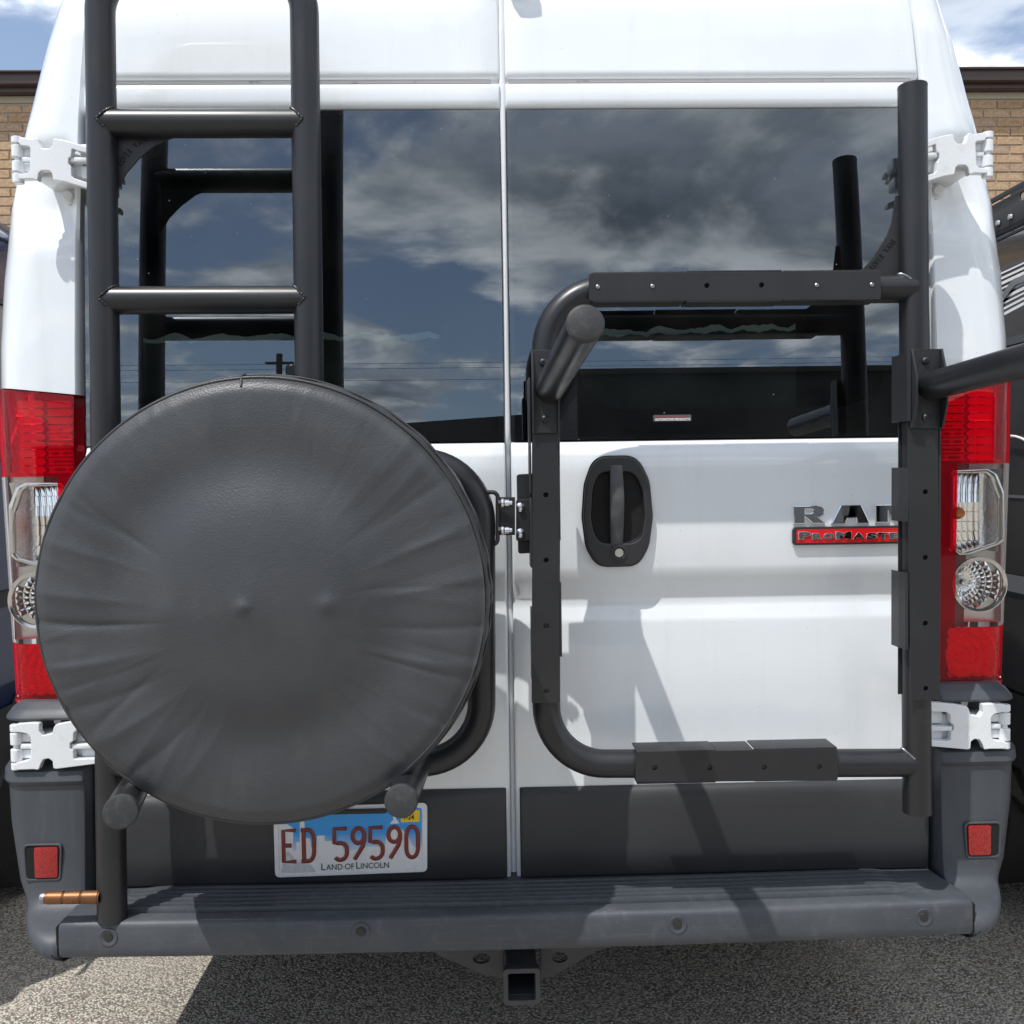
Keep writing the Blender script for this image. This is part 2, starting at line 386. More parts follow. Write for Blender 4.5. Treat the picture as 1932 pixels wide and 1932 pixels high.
# ------------------------------------------------------------------ ground
def ground_mat():
    m = bpy.data.materials.new('weathered_asphalt'); m.use_nodes = True; nt = m.node_tree; b = nt.nodes['Principled BSDF']
    tc = nt.nodes.new('ShaderNodeTexCoord'); vec = tc.outputs['Object']
    v1 = N(nt, 'ShaderNodeTexVoronoi', i_Scale=150.0); v2 = N(nt, 'ShaderNodeTexVoronoi', i_Scale=260.0)
    n1 = N(nt, 'ShaderNodeTexNoise', i_Scale=2.2, i_Detail=5.0); n2 = N(nt, 'ShaderNodeTexNoise', i_Scale=60.0, i_Detail=6.0, i_Roughness=0.75)
    for n in (v1, v2, n1, n2): nt.links.new(vec, n.inputs['Vector'])
    sp = nt.nodes.new('ShaderNodeSeparateColor'); nt.links.new(v1.outputs['Color'], sp.inputs[0])
    c = mix_col(nt, sp.outputs[0], (0.31, 0.29, 0.25), (0.74, 0.67, 0.56))
    c = mix_col(nt, ramp(nt, sp.outputs[1], 0.86, 0.97), c, (0.74, 0.69, 0.61))
    c = mix_col(nt, ramp(nt, sp.outputs[2], 0.93, 0.99), c, (0.40, 0.27, 0.19))
    c = mix_col(nt, ramp(nt, v1.outputs['Distance'], 0.42, 0.72), c, (0.16, 0.145, 0.125))
    c = mix_col(nt, ramp(nt, n2.outputs[0], 0.55, 0.7), c, (0.16, 0.145, 0.125))
    c = mix_col(nt, math_node(nt, 'MULTIPLY', ramp(nt, n1.outputs[0], 0.4, 0.7), 0.35), c, (0.42, 0.38, 0.32))
    st = N(nt, 'ShaderNodeTexNoise', i_Scale=0.9, i_Detail=4.0, i_Roughness=0.6); cr = N(nt, 'ShaderNodeTexVoronoi', i_Scale=0.9, feature='DISTANCE_TO_EDGE')
    wv = N(nt, 'ShaderNodeTexNoise', i_Scale=5.0, i_Detail=4.0); nt.links.new(vec, wv.inputs['Vector']); nt.links.new(vec, st.inputs['Vector'])
    va = N(nt, 'ShaderNodeVectorMath', operation='MULTIPLY_ADD'); nt.links.new(wv.outputs['Color'], va.inputs[0]); va.inputs[1].default_value = (0.25, 0.25, 0.0); nt.links.new(vec, va.inputs[2]); nt.links.new(va.outputs[0], cr.inputs['Vector'])
    c = mix_col(nt, math_node(nt, 'MULTIPLY', ramp(nt, st.outputs[0], 0.50, 0.66), 0.22), c, (0.12, 0.115, 0.105))
    nt.links.new(c, b.inputs['Base Color']); b.inputs['Roughness'].default_value = 0.9
    h = math_node(nt, 'SUBTRACT', math_node(nt, 'MULTIPLY', n2.outputs[0], 0.5), v1.outputs['Distance'])
    bp = N(nt, 'ShaderNodeBump', i_Strength=0.9, i_Distance=0.006); nt.links.new(h, bp.inputs['Height']); nt.links.new(bp.outputs[0], b.inputs['Normal'])
    return m
gv, gf = grid([[(x, y, 0) for x in (-150, -20, 0, 20, 150)] for y in (-150, -20, 0, 20, 150)])
tag(obj('ground', pymesh(gv, gf), ground_mat()), kind='structure')

PEB = mat('loose_pebble', (0.44, 0.40, 0.33), 0.85, vary=(30, (0.22, 0.20, 0.175), 0.4, 0.65))
rp_ = random.Random(77); v, f = [], []
for k in range(4200):
    x, y = rp_.uniform(-1.9, 2.3), 0.25 + rp_.random() ** 1.6 * 3.6; r_ = rp_.uniform(0.0018, 0.0048) * (1.6 if rp_.random() < 0.05 else 1); a = rp_.uniform(0, 6.3); q = len(v)
    for j in range(5):
        an = a + j * 1.2566; v.append((x + r_ * math.cos(an) * rp_.uniform(.7, 1.2), y + r_ * math.sin(an) * rp_.uniform(.7, 1.2), 0.0005 + r_ * 0.25))
    v += [(x, y, r_ * rp_.uniform(.7, 1.1)), (x, y, -0.001)]
    for j in range(5): f += [(q + j, q + (j + 1) % 5, q + 5), (q + (j + 1) % 5, q + j, q + 6)]
tag(obj('gravel', pymesh(v, f), PEB), 'loose pebbles scattered over the asphalt', 'gravel', kind='stuff')

# ------------------------------------------------------------------ the van
VAN = thing('white_van', 'white high-roof delivery van seen square on from behind', 'van', (XC, 2.7, 0))

Z_LT, Z_LB = 1.578, 0.935                       # top and bottom of the tail lamps
XS = [(0.3, 1.03), (0.95, 1.045), (1.5, 1.062), (1.66, 1.070), (1.8, 1.070), (1.95, 1.060), (2.11, 1.032), (2.25, 0.997), (2.38, 0.961), (2.45, 0.932), (2.50, 0.885), (2.54, 0.76)]
XI = [(0.3, 0.868), (1.5, 0.872), (1.95, 0.869), (2.15, 0.860), (2.37, 0.848), (2.45, 0.835), (2.50, 0.80), (2.54, 0.70)]
YR = [(0.3, 0.004), (1.45, 0.004), (2.13, 0.044), (2.30, 0.060), (2.40, 0.078), (2.48, 0.115), (2.54, 0.17)]

def section(Z, off=0.0, rx=None, ry=None):
    """rear corner of the body at height Z: list of (x, y) from the door opening round to the side; off moves it inwards"""
    xi, xs, yr = interp(XI, Z), interp(XS, Z) - off, interp(YR, Z) + off
    k = smoothstep(1.45, 2.0, Z)
    rx = rx or min(0.075 + 0.05 * k, (xs - xi) * 0.8); ry = ry or 0.10 + 0.05 * k
    o = [(xi, yr + 0.10), (xi, yr + 0.02), (xi + 0.003, yr + 0.006), (xi + 0.010, yr)]
    x1 = xs - rx
    for t in (0.33, 0.66, 1.0): o.append((xi + 0.010 + (x1 - xi - 0.010) * t, yr))
    for a in range(1, 11):
        an = math.pi / 2 * a / 10; o.append((x1 + rx * math.sin(an), yr + ry - ry * math.cos(an)))
    return o

def body_side(s):
    rows = []
    z = Z_LT
    zs = []
    while z < 2.535: zs.append(z); z += 0.012
    zs.append(2.54)
    for Z in zs:
        row = []
        for x, y in section(Z):
            zz = Z - 0.020 * (1 - smoothstep(Z_LT, Z_LT + 0.05, Z)) * (interp(XS, Z) - x) / 0.19
            # scooped seat for the upper hinge
            d = smoothstep(1.84, 1.955, Z) * (1 - smoothstep(2.03, 2.09, Z)) * smoothstep(0.862, 0.91, x) * (1 - smoothstep(0.965, 1.04, x))
            row.append((XC + s * x, y + 0.030 * d, zz))
        xs = interp(XS, Z)
        row += [(XC + s * (xs + 0.003), 0.5, Z), (XC + s * xs, 5.0, Z), (XC + s * (xs - 0.10), 5.5, Z)]
        rows.append(row)
    return grid(rows)
for s in (-1, 1):
    v, f = body_side(s); obj('body_side', pymesh(v, f), WHITE, VAN, 40)
    # lower side behind the lamp and above the wheels
    rows = []
    for Z in (0.48, 0.6, 0.93, 0.94, 1.2, Z_LT, Z_LT + 0.02):
        xs = interp(XS, Z)
        rows.append([(XC + s * (xs - 0.03), 0.19, Z), (XC + s * xs, 0.20, Z), (XC + s * (xs + 0.004), 0.6, Z), (XC + s * xs, 5.0, Z), (XC + s * (xs - 0.1), 5.5, Z)])
    v, f = grid(rows); obj('lower_side', pymesh(v, f), WHITE, VAN, 30)
    rows = [[(XC + s * x, y, Z) for x, y in section(Z, 0.055)] for Z in (0.45, 0.9, 1.2, 1.4, Z_LT + 0.03)]
    v, f = grid(rows); obj('lamp_recess', pymesh(v, f), MAROON, VAN, 30)
    sl_rows = []
    for k in range(25):
        Z = 0.55 + k * (2.46 - 0.55) / 24; xi, yr = interp(XI, Z), interp(YR, Z)
        sl_rows.append([(XC + s * (xi - 0.020), yr + 0.05, Z), (XC + s * (xi - 0.014), yr + 0.022, Z), (XC + s * (xi - 0.007), yr + 0.017, Z), (XC + s * (xi + 0.002), yr + 0.03, Z)])
    v, f = grid(sl_rows); obj('door_seal', pymesh(v, f), RUBBER, VAN, 50)
rows = []
for y in (0.17, 0.3, 1.5, 3.0, 4.6):
    zt = 2.56 - 0.03 * abs(y - 2) / 2
    rows.append([(XC + x, y, 2.54 + (zt + 0.0 - 2.54) * (1 - (x / 0.74) ** 2) if abs(x) < 0.74 else 2.54) for x in [k * 0.074 for k in range(-10, 11)]])
v, f = grid(rows); obj('roof', pymesh(v, f), WHITE, VAN, 40)
# cabin lining and floor pan
lin = [[(XC + x, y, z) for x, z in ((-0.84, 0.60), (-0.84, 2.44), (0.84, 2.44), (0.84, 0.60), (-0.84, 0.60))] for y in (0.09, 2.2)]
v, f = grid(lin); v += [(XC - .84, 2.2, .6), (XC + .84, 2.2, .6), (XC + .84, 2.2, 2.44), (XC - .84, 2.2, 2.44)]; f.append((len(v) - 4, len(v) - 3, len(v) - 2, len(v) - 1))
obj('cabin_lining', pymesh(v, f), INSIDE, VAN)
box('floor_pan', XC - 0.99, XC + 0.99, 0.06, 5.3, 0.44, 0.50, UNDER, VAN)
box('front_wall', XC - 0.95, XC + 0.95, 5.2, 5.45, 0.45, 1.9, WHITE, VAN, 0.03)

# ---- doors: profile (y, z) from the bottom of the white panel up to the belt, and above the window
LOW = [(0.020, 0.552), (-0.002, 0.552), (-0.004, 0.556), (-0.004, 0.75), (-0.003, 0.95), (-0.002, 1.075), (0.000, 1.088), (0.008, 1.108), (0.010, 1.122), (0.009, 1.130), (-0.006, 1.168), (-0.012, 1.184), (-0.014, 1.196), (-0.016, 1.28), (-0.015, 1.38), (-0.013, 1.420), (-0.010, 1.428), (-0.002, 1.442), (0.001, 1.449), (0.010, 1.4515), (0.030, 1.4515)]
TOPP = [(0.065, 2.1345), (0.046, 2.1345), (0.040, 2.1365), (0.037, 2.142), (0.036, 2.152), (0.0375, 2.176), (0.040, 2.183), (0.0455, 2.1865), (0.052, 2.189), (0.053, 2.196), (0.048, 2.1995), (0.0445, 2.203), (0.046, 2.215), (0.0525, 2.28), (0.061, 2.345), (0.074, 2.40), (0.092, 2.44), (0.120, 2.475)]
# wider dip between crease and belt, as on the real door skin: the band under the handle faces down, the one below it up
def door_xs(x0, x1, n):
    xs = [(x0, 0.035), (x0, 0.006), (x0 + 0.0012, 0.0022), (x0 + 0.005, 0.0)]
    for k in range(1, n): xs.append((x0 + 0.005 + (x1 - x0 - 0.010) * k / n, 0.0))
    return xs + [(x1 - 0.005, 0.0), (x1 - 0.0012, 0.0022), (x1, 0.006), (x1, 0.035)]
def door_panel(profile, x0, x1):
    rows = []
    for y, z in profile:
        d = (interp(XI, 2.13) - interp(XI, max(z, 2.13)))          # the opening narrows towards the roof
        fx = lambda x: x - d if x > 0.5 else (x + d if x < -0.5 else x)
        rows.append([(fx(x), y + dy, z) for x, dy in door_xs(x0, x1, 14)])
    return pymesh(*grid(rows))
DX = {-1: (XC - 0.858, -0.0048), 1: (0.0068, XC + 0.858)}
DOORS = {}
for s in (-1, 1):
    x0, x1 = DX[s]
    d = obj('rear_door', door_panel(LOW, x0, x1), WHITE, VAN, 60)
    if s < 0: d['label'] = 'left rear door carrying the ladder and number plate'
    else: d['label'] = 'right rear door with black handle and chrome badge'
    DOORS[s] = d
    obj('upper_panel', door_panel(TOPP, x0, x1), WHITE, d, 60)
    box('drip_groove', x0 + 0.006, x1 - 0.006 - 0.012, 0.0500, 0.056, 2.1900, 2.1960, GROOVE, d)
    # lower black moulding
    tp = [(0.000, 0.5605), (-0.019, 0.5605), (-0.0235, 0.566), (-0.0245, 0.62), (-0.0235, 0.70), (-0.0215, 0.722), (-0.016, 0.735), (-0.008, 0.7415), (0.000, 0.7425)]
    rows = [[(x, y + dy, z) for x, dy in ((x0 + 0.008, 0.022), (x0 + 0.008, 0.006), (x0 + 0.011, 0.001), (x0 + 0.016, 0), (x1 - 0.016, 0), (x1 - 0.011, 0.001), (x1 - 0.008, 0.006), (x1 - 0.008, 0.022))] for y, z in tp]
    obj('lower_moulding', pymesh(*grid(rows)), TRIM, d, 40)
    # glass
    lean = lambda x, z: 0.041 * (z - 1.456) / 0.674 + 0.004 * (1 - ((z - 1.79) / 0.34) ** 2) * -1.0
    gx0, gx1 = x0 + 0.0015, x1 - 0.0015
    rows = []
    for k in range(13):
        z = 1.4535 + (2.1325 - 1.4535) * k / 12
        rows.append([(gx0 + (gx1 - gx0) * j / 8, 0.0005 + lean(0, z), z) for j in range(9)])
    v, f = grid(rows); me = pymesh(v, f)
    w = obj('window', me, GLASS, d, 60)
    # rubber channel round the glass
    ed = 0.010
    for nm, ol in (('window_seal', [(gx0, 1.4535), (gx1, 1.4535), (gx1, 2.1325), (gx0, 2.1325)]),):
        hole = [(gx0 + ed, 1.4535 + ed), (gx1 - ed, 1.4535 + ed), (gx1 - ed, 2.1325 - ed * .6), (gx0 + ed, 2.1325 - ed * .6)]
        plate(nm, ol, 0.008, 0.02, HOLE, d, 0.0, [rounded(hole, 0.02)], shear=lean)
    # inner trim frame with a rounded aperture, and the quilted cover behind it
    ap = {-1: [(XC - 0.80, 1.52), (XC - 0.145, 1.52), (XC - 0.145, 2.07), (XC - 0.80, 2.07)], 1: [(XC + 0.145, 1.52), (XC + 0.80, 1.52), (XC + 0.80, 2.07), (XC + 0.145, 2.07)]}[s]
    plate('inner_trim', [(x0 + .02, 1.44), (x1 - .02, 1.44), (x1 - .02, 2.14), (x0 + .02, 2.14)], 0.075, 0.02, INSIDE, d, 0.0, [rounded(ap, 0.10, 8)], shear=lean)
    cx0, cx1 = (XC - 0.78, XC - 0.15) if s < 0 else (XC + 0.13, XC + 0.62)
    rnd = random.Random(5 + s)
    top = []; nseg = 56
    for k in range(nseg + 1):
        x = cx0 + (cx1 - cx0) * k / nseg
        top.append((x, 1.672 + 0.006 * abs(math.sin(k * math.pi / 7 + s)) + 0.004 * rnd.random() + (0.012 * (k / nseg) if s > 0 else 0)))
    cov = plate('window_cover', [(cx0, 1.46), (cx1, 1.46)] + top[::-1], 0.115, 0.006, COVERM, d)
    plate('cover_hem', [(x, z - 0.002) for x, z in top] + [(x, z + 0.012 + 0.004 * math.sin(x * 60)) for x, z in top[::-1]], 0.118, 0.02, MINT, d)
# painted flange in the gap between the doors
rows = []
for k in range(90):
    z = 0.555 + (2.46 - 0.555) * k / 89; y = 0.016 - 0.017 * smoothstep(1.425, 1.46, z) + (interp(YR, z) - 0.004)
    rows.append([(-0.0075, y + 0.02, z), (-0.006, y + 0.006, z), (-0.001, y, z), (0.004, y + 0.001, z), (0.0075, y + 0.006, z), (0.010, y + 0.02, z)])
obj('door_flange', pymesh(*grid(rows)), FLANGE, VAN, 60)

# ---- rear handle (on the right door)
D = DOORS[1]
hx, hz = 0.2204, 1.3073
def hpt(l): return [(hx + a, hz + b) for a, b in l]
esc = rounded(hpt([(-0.046, 0.111), (0.040, 0.111), (0.064, 0.060), (0.070, -0.01), (0.062, -0.070), (0.040, -0.110), (-0.042, -0.110), (-0.064, -0.070), (-0.071, -0.01), (-0.066, 0.055)]), 0.075, 10)
rec = rounded(hpt([(-0.038, 0.080), (0.034, 0.080), (0.050, 0.040), (0.053, -0.01), (0.046, -0.052), (0.030, -0.063), (-0.034, -0.063), (-0.048, -0.045), (-0.054, -0.01), (-0.050, 0.045)]), 0.04, 8)
plate('handle_gasket', [(hx + (a - hx) * 1.03, hz + (b - hz) * 1.02) for a, b in esc], -0.0205, 0.014, HOLE, D)
plate('handle_housing', esc, -0.030, 0.018, BLACKP, D, 0.004, [rec])
# dished recess
cxr = sum(p[0] for p in rec) / len(rec); czr = sum(p[1] for p in rec) / len(rec)
rows = [[(cxr + (x - cxr) * k, y, czr + (z - czr) * k) for x, z in rec] for k, y in ((1.0, -0.0285), (0.98, -0.024), (0.88, -0.008), (0.74, 0.004), (0.4, 0.008), (0.05, 0.008))]
obj('handle_recess', pymesh(*grid(rows, True)), BLACKP, D, 50)
gp = []
for k in range(15):
    t = k / 14; z = hz + 0.094 - t * 0.165; w = 0.0118 + 0.0022 * math.sin(t * math.pi); y = -0.033 - 0.010 * math.sin(min(t * 1.25, 1) * math.pi) ** 0.7
    if t > 0.93: y = -0.026
    gp.append([(hx - 0.003 - w, y + 0.012, z), (hx - 0.003 - w, y + 0.003, z), (hx - 0.003 - w + 0.004, y, z), (hx - 0.003 + w - 0.004, y, z), (hx - 0.003 + w, y + 0.003, z), (hx - 0.003 + w, y + 0.012, z)])
obj('handle_grip', pymesh(*grid(gp)), GRIPM, D, 50)
lathe('lock_surround', [(0.0165, 0.0), (0.0165, 0.002), (0.0125, 0.003), (0.0100, 0.0005)], (hx + 0.001, -0.030, hz - 0.083), (0, -1, 0), BLACKP, D, 28)
lathe('key_lock', [(0.0095, -0.002), (0.0095, 0.001), (0.0085, 0.002), (0.0, 0.002)], (hx + 0.001, -0.030, hz - 0.083), (0, -1, 0), SATIN, D, 24)

# ---- badge on the right door
yb = -0.0165
def scale_letters(pts, x, z, w, h): return [(x + a * w, z + b * h) for a, b in pts]
bz0, bz1 = 1.2765, 1.3133
bh = bz1 - bz0
LR = [[(0, 0), (0, 1), (.72, 1), (.90, .93), (1.0, .75), (.98, .52), (.84, .38), (.74, .36), (1.04, 0), (.62, 0), (.40, .33), (.38, .36), (.38, 0)], [(.38, .58), (.38, .80), (.56, .80), (.64, .74), (.63, .64), (.55, .58)]]
LA = [[(0, 0), (.24, 1), (.78, 1), (1.0, 0), (.66, 0), (.64, .28), (.42, .28), (.36, 0)], [(.45, .42), (.52, .88), (.62, .42)]]
LM = [[(0, 0), (0, 1), (.42, 1), (.55, .70), (.68, 1), (1.05, 1), (1.05, 0), (.78, 0), (.78, .62), (.60, .10), (.50, .10), (.32, .62), (.32, 0)]]
for L, u0, u1 in ((LR, 0.5790, 0.6422), (LA, 0.6563, 0.7349), (LM, 0.7469, 0.8300)):
    polys = [scale_letters(p, u0, bz0, u1 - u0, bh) for p in L]
    plate('badge_letter', polys[0], yb - 0.0065, 0.007, CHROME, D, 0.0016, polys[1:])
bx0, bx1 = 0.5767, 0.8509; qz0, qz1 = 1.2333, 1.2701
plate('badge_bar', rounded([(bx0, qz0 + .004), (bx0 + .006, qz0), (bx1, qz0), (bx1, qz1), (bx0 + .004, qz1), (bx0, qz1 - .006)], 0.004), yb - 0.008, 0.0085, BLACKP, D, 0.0012)
plate('badge_field', rounded([(bx0 + .007, qz0 + .0045), (bx1 - .007, qz0 + .0045), (bx1 - .007, qz1 - .0045), (bx0 + .007, qz1 - .0045)], 0.002), yb - 0.0088, 0.003, REDP, D)
SCR = [(0.5872, 1.2448), (0.6124, 1.2608), (0.6150, 1.2450), (0.6362, 1.2575), (0.6382, 1.2447), (0.6604, 1.2575), (0.6631, 1.2443), (0.6953, 1.2602), (0.6979, 1.2441), (0.7226, 1.2572), (0.7258, 1.2437), (0.7484, 1.2568), (0.7489, 1.2436), (0.7712, 1.2568), (0.7731, 1.2435), (0.7949, 1.2567), (0.7976, 1.2431), (0.8189, 1.2563)]
for k, ch in enumerate('PROMASTER'):
    (xa, za), (xb, zb) = SCR[2 * k], SCR[2 * k + 1]
    me = text_me(ch, 0.02, 0.0010, 0.0011, 1.4, bev=0.0004)
    xs_ = [v.co.x for v in me.vertices]; zs_ = [v.co.y for v in me.vertices]
    kx, kz = (xb - xa) / (max(xs_) - min(xs_)), (zb - za) / (max(zs_) - min(zs_))
    for v in me.vertices: v.co = (xa + (v.co.x - min(xs_)) * kx, yb - 0.0098 - v.co.z, za + (v.co.y - min(zs_)) * kz)
    obj('badge_script', me, CHROME, D)
# small maker's sticker on the right window
sx0, sx1, sz0, sz1 = 0.2980, 0.3752, 1.4889, 1.5019
plate('window_sticker', rounded([(sx0, sz0), (sx1, sz0), (sx1, sz1), (sx0, sz1)], 0.001), -0.0040, 0.002, LAMPGREY, D)
STW = mat('sticker_white', (0.8, 0.8, 0.8), 0.5); STR = mat('sticker_red', (0.45, 0.03, 0.05), 0.5)
text('sticker_text', 'AUTOMOTIVE PRODUCTS', 0.0066, (sx0 + 0.003, -0.0048, sz0 + 0.0014), STW, D, 0.0003, 0.00025, 0.92)
zig = [(sx0 + 0.005 + 0.0017 * k, sz0 + 0.0088 + (0.0016 if k % 3 == 1 else -0.0008 if k % 2 else 0.0004)) for k in range(39)]
plate('sticker_script', zig + [(a, b - 0.0012) for a, b in zig[::-1]], -0.0046, 0.0006, STR, D)

# ---- number plate (left door)
D = DOORS[-1]
def lp(l): return [lpt(a, b) for a, b in l]
# plate frame of reference: a = 0..1 along, b = 0..1 up
_c = [(-0.4840, 0.7199), (-0.1733, 0.7226), (-0.1758, 0.5809), (-0.4831, 0.5765)]
def lpt(a, b):
    (x00, z00), (x10, z10), (x11, z11), (x01, z01) = _c[3], _c[2], _c[1], _c[0]
    return (x00 + (x10 - x00) * a + (x01 - x00) * b + (x11 - x10 - x01 + x00) * a * b, z00 + (z10 - z00) * a + (z01 - z00) * b + (z11 - z10 - z01 + z00) * a * b)
PLW = mat('plate_white', (0.74, 0.75, 0.77), 0.35, vary=(60, (0.66, 0.665, 0.67), 0.45, 0.8))
PLG = mat('plate_grey_print', (0.50, 0.51, 0.52), 0.4, vary=(90, (0.62, 0.62, 0.63), 0.4, 0.7)); PLR = mat('plate_red_ink', (0.20, 0.030, 0.020), 0.4)
PLY = mat('plate_yellow_tab', (0.85, 0.58, 0.02), 0.4); INK = mat('black_ink', (0.01, 0.01, 0.012), 0.5)
PLB = bpy.data.materials.new('plate_blue_print'); PLB.use_nodes = True
nt = PLB.node_tree; b_ = nt.nodes['Principled BSDF']; b_.inputs['Roughness'].default_value = 0.35
tc_ = nt.nodes.new('ShaderNodeTexCoord'); sp_ = nt.nodes.new('ShaderNodeSeparateXYZ'); nt.links.new(tc_.outputs['Object'], sp_.inputs[0])
nt.links.new(mix_col(nt, ramp(nt, sp_.outputs[2], lpt(.5, .28)[1], lpt(.5, .60)[1], False), (0.62, 0.70, 0.78), (0.03, 0.32, 0.78)), b_.inputs['Base Color'])
NP = plate('number_plate', rounded([lpt(0, 0), lpt(1, 0), lpt(1, 1), lpt(0, 1)], 0.011, 6), -0.0300, 0.003, PLW, VAN, 0.0009, [circ(*lpt(.215, .10), 0.0032, 12), circ(*lpt(.79, .105), 0.0032, 12)])
plate('plate_rim', rounded(lp([(.012, .025), (.988, .025), (.988, .975), (.012, .975)]), 0.009, 6), -0.0312, 0.002, PLW, NP, 0.0007, [rounded(lp([(.03, .06), (.97, .06), (.97, .94), (.03, .94)]), 0.007, 6)])
plate('plate_sky', rounded(lp([(.035, .36), (.965, .36), (.965, .935), (.035, .935)]), 0.006, 4), -0.0303, 0.0004, PLB, NP)
plate('plate_skyline', lp([(.035, .065), (.965, .065), (.965, .28), (.90, .40), (.87, .56), (.82, .66), (.77, .66), (.735, .55), (.72, .38), (.66, .40), (.60, .40), (.55, .30), (.46, .33), (.44, .44), (.40, .50), (.33, .50), (.33, .58), (.28, .58), (.278, .42), (.24, .42), (.235, .54), (.205, .56), (.20, .80), (.172, .80), (.168, .50), (.145, .50), (.145, .38), (.12, .38), (.13, .70), (.09, .76), (.035, .76)]), -0.0306, 0.0004, PLW, NP)
plate('plate_figure', lp([(.04, .065), (.27, .065), (.24, .16), (.19, .21), (.15, .20), (.12, .30), (.09, .38), (.06, .30), (.05, .15)]), -0.0309, 0.0004, PLG, NP)
plate('plate_dome', lp([(.755, .72), (.78, .78), (.775, .84), (.765, .84), (.765, .93), (.80, .93), (.80, .84), (.79, .84), (.80, .78), (.82, .72)]), -0.0309, 0.0004, PLW, NP)
tabp = plate('renewal_tab', rounded(lp([(.828, .735), (.952, .735), (.952, .905), (.828, .905)]), 0.002), -0.0312, 0.0005, PLY, NP)
x_, z_ = lpt(.843, .775); text('tab_text', '1-24', 0.0145, (x_, -0.0316, z_), INK, NP, 0.0002, 0.0003, 0.85)
def stroke(pts, r=0.0042):
    me = tube_me([Vector((a, -0.0318, b)) for a, b in pts], r, 8, True)
    for v in me.vertices: v.co.y = -0.0318 + (v.co.y + 0.0318) * 0.45
    return me
def arc(cx, cz, rx, rz, a0, a1, n=12): return [(cx + rx * math.cos(R(a0 + (a1 - a0) * k / n)), cz + rz * math.sin(R(a0 + (a1 - a0) * k / n))) for k in range(n + 1)]
GL = {'E': [[(.95, 1), (0, 1), (0, 0), (.95, 0)], [(0, .52), (.62, .52)]],
      'D': [[(-.08, 1), (.45, 1)] + arc(.45, .68, .45, .32, 90, 0) + arc(.45, .32, .45, .32, 0, -90) + [(-.08, 0)], [(.12, 1), (.12, 0)]],
      '5': [[(.95, 1), (0, 1), (0, .54), (.25, .54)] + arc(.45, .34, .5, .20, 90, 0, 6) + arc(.45, .24, .5, .24, 0, -90, 6) + arc(.40, .18, .38, .18, -95, -150, 5)],
      '9': [[(.16, 0), (.80, .42)] + [(.92, .62)] + arc(.47, .76, .45, .24, -8, 352, 24)],
      '0': [arc(.47, .70, .45, .30, 0, 180, 12) + arc(.47, .30, .45, .30, 180, 360, 12) + [(.92, .70)]]}
for ch, a in zip('ED59590', (.062, .184, .394, .511, .628, .745, .862)):
    mes = [stroke([lpt(a + 0.085 * p, .225 + .445 * q) for p, q in st]) for st in GL[ch]]
    obj('plate_character', join_me(*mes), PLR, NP, 60)
x_, z_ = lpt(.30, .085); text('plate_motto', 'L', 0.0205, (x_, -0.0312, z_), INK, NP, 0.0002)
for body, a, sz in (('AND', .337, .0165), ('OF', .458, .0165), ('L', .530, .0205), ('INCOLN', .561, .0165)):
    x_, z_ = lpt(a, .085 + .012 * (a - .3)); text('plate_motto', body, sz, (x_, -0.0312, z_), INK, NP, 0.0002, rot=R(0.6), sx=0.93)
for a, b in ((.215, .10), (.79, .105)): lathe('plate_hole', [(0.0033, 0), (0.0, 0.0002)], (lpt(a, b)[0], -0.0286, lpt(a, b)[1]), (0, -1, 0), HOLE, NP, 12)
# lamp slot above the plate
p0, p1 = lpt(.25, .985), lpt(.74, .915)
box('plate_lamp', p0[0], p1[0], -0.040, -0.02, p1[1] - 0.004, p0[1] - 0.004, BLACKP, VAN, 0.003)

# ---- tail lamps
ZC1, ZC0 = 1.394, 1.056
def lens(s, zs, i0, i1, off, shear=True, side=0.0):
    rows = []
    for Z in zs:
        sec = section(Z, off, 0.075, 0.10)[3:]
        sec.append((sec[-1][0], sec[-1][1] + 0.07)); sec = sec[i0:i1]
        rows.append([(XC + s * x, y, Z - (0.020 * smoothstep(1.45, Z_LT, Z) * (interp(XS, Z) - x) / 0.19 if shear else 0)) for x, y in sec])
    return pymesh(*grid(rows))
def zlist(a, b, n): return [a + (b - a) * k / n for k in range(n + 1)]
RL = lambda u, v: (PXR(u, v), PZR(u, v))
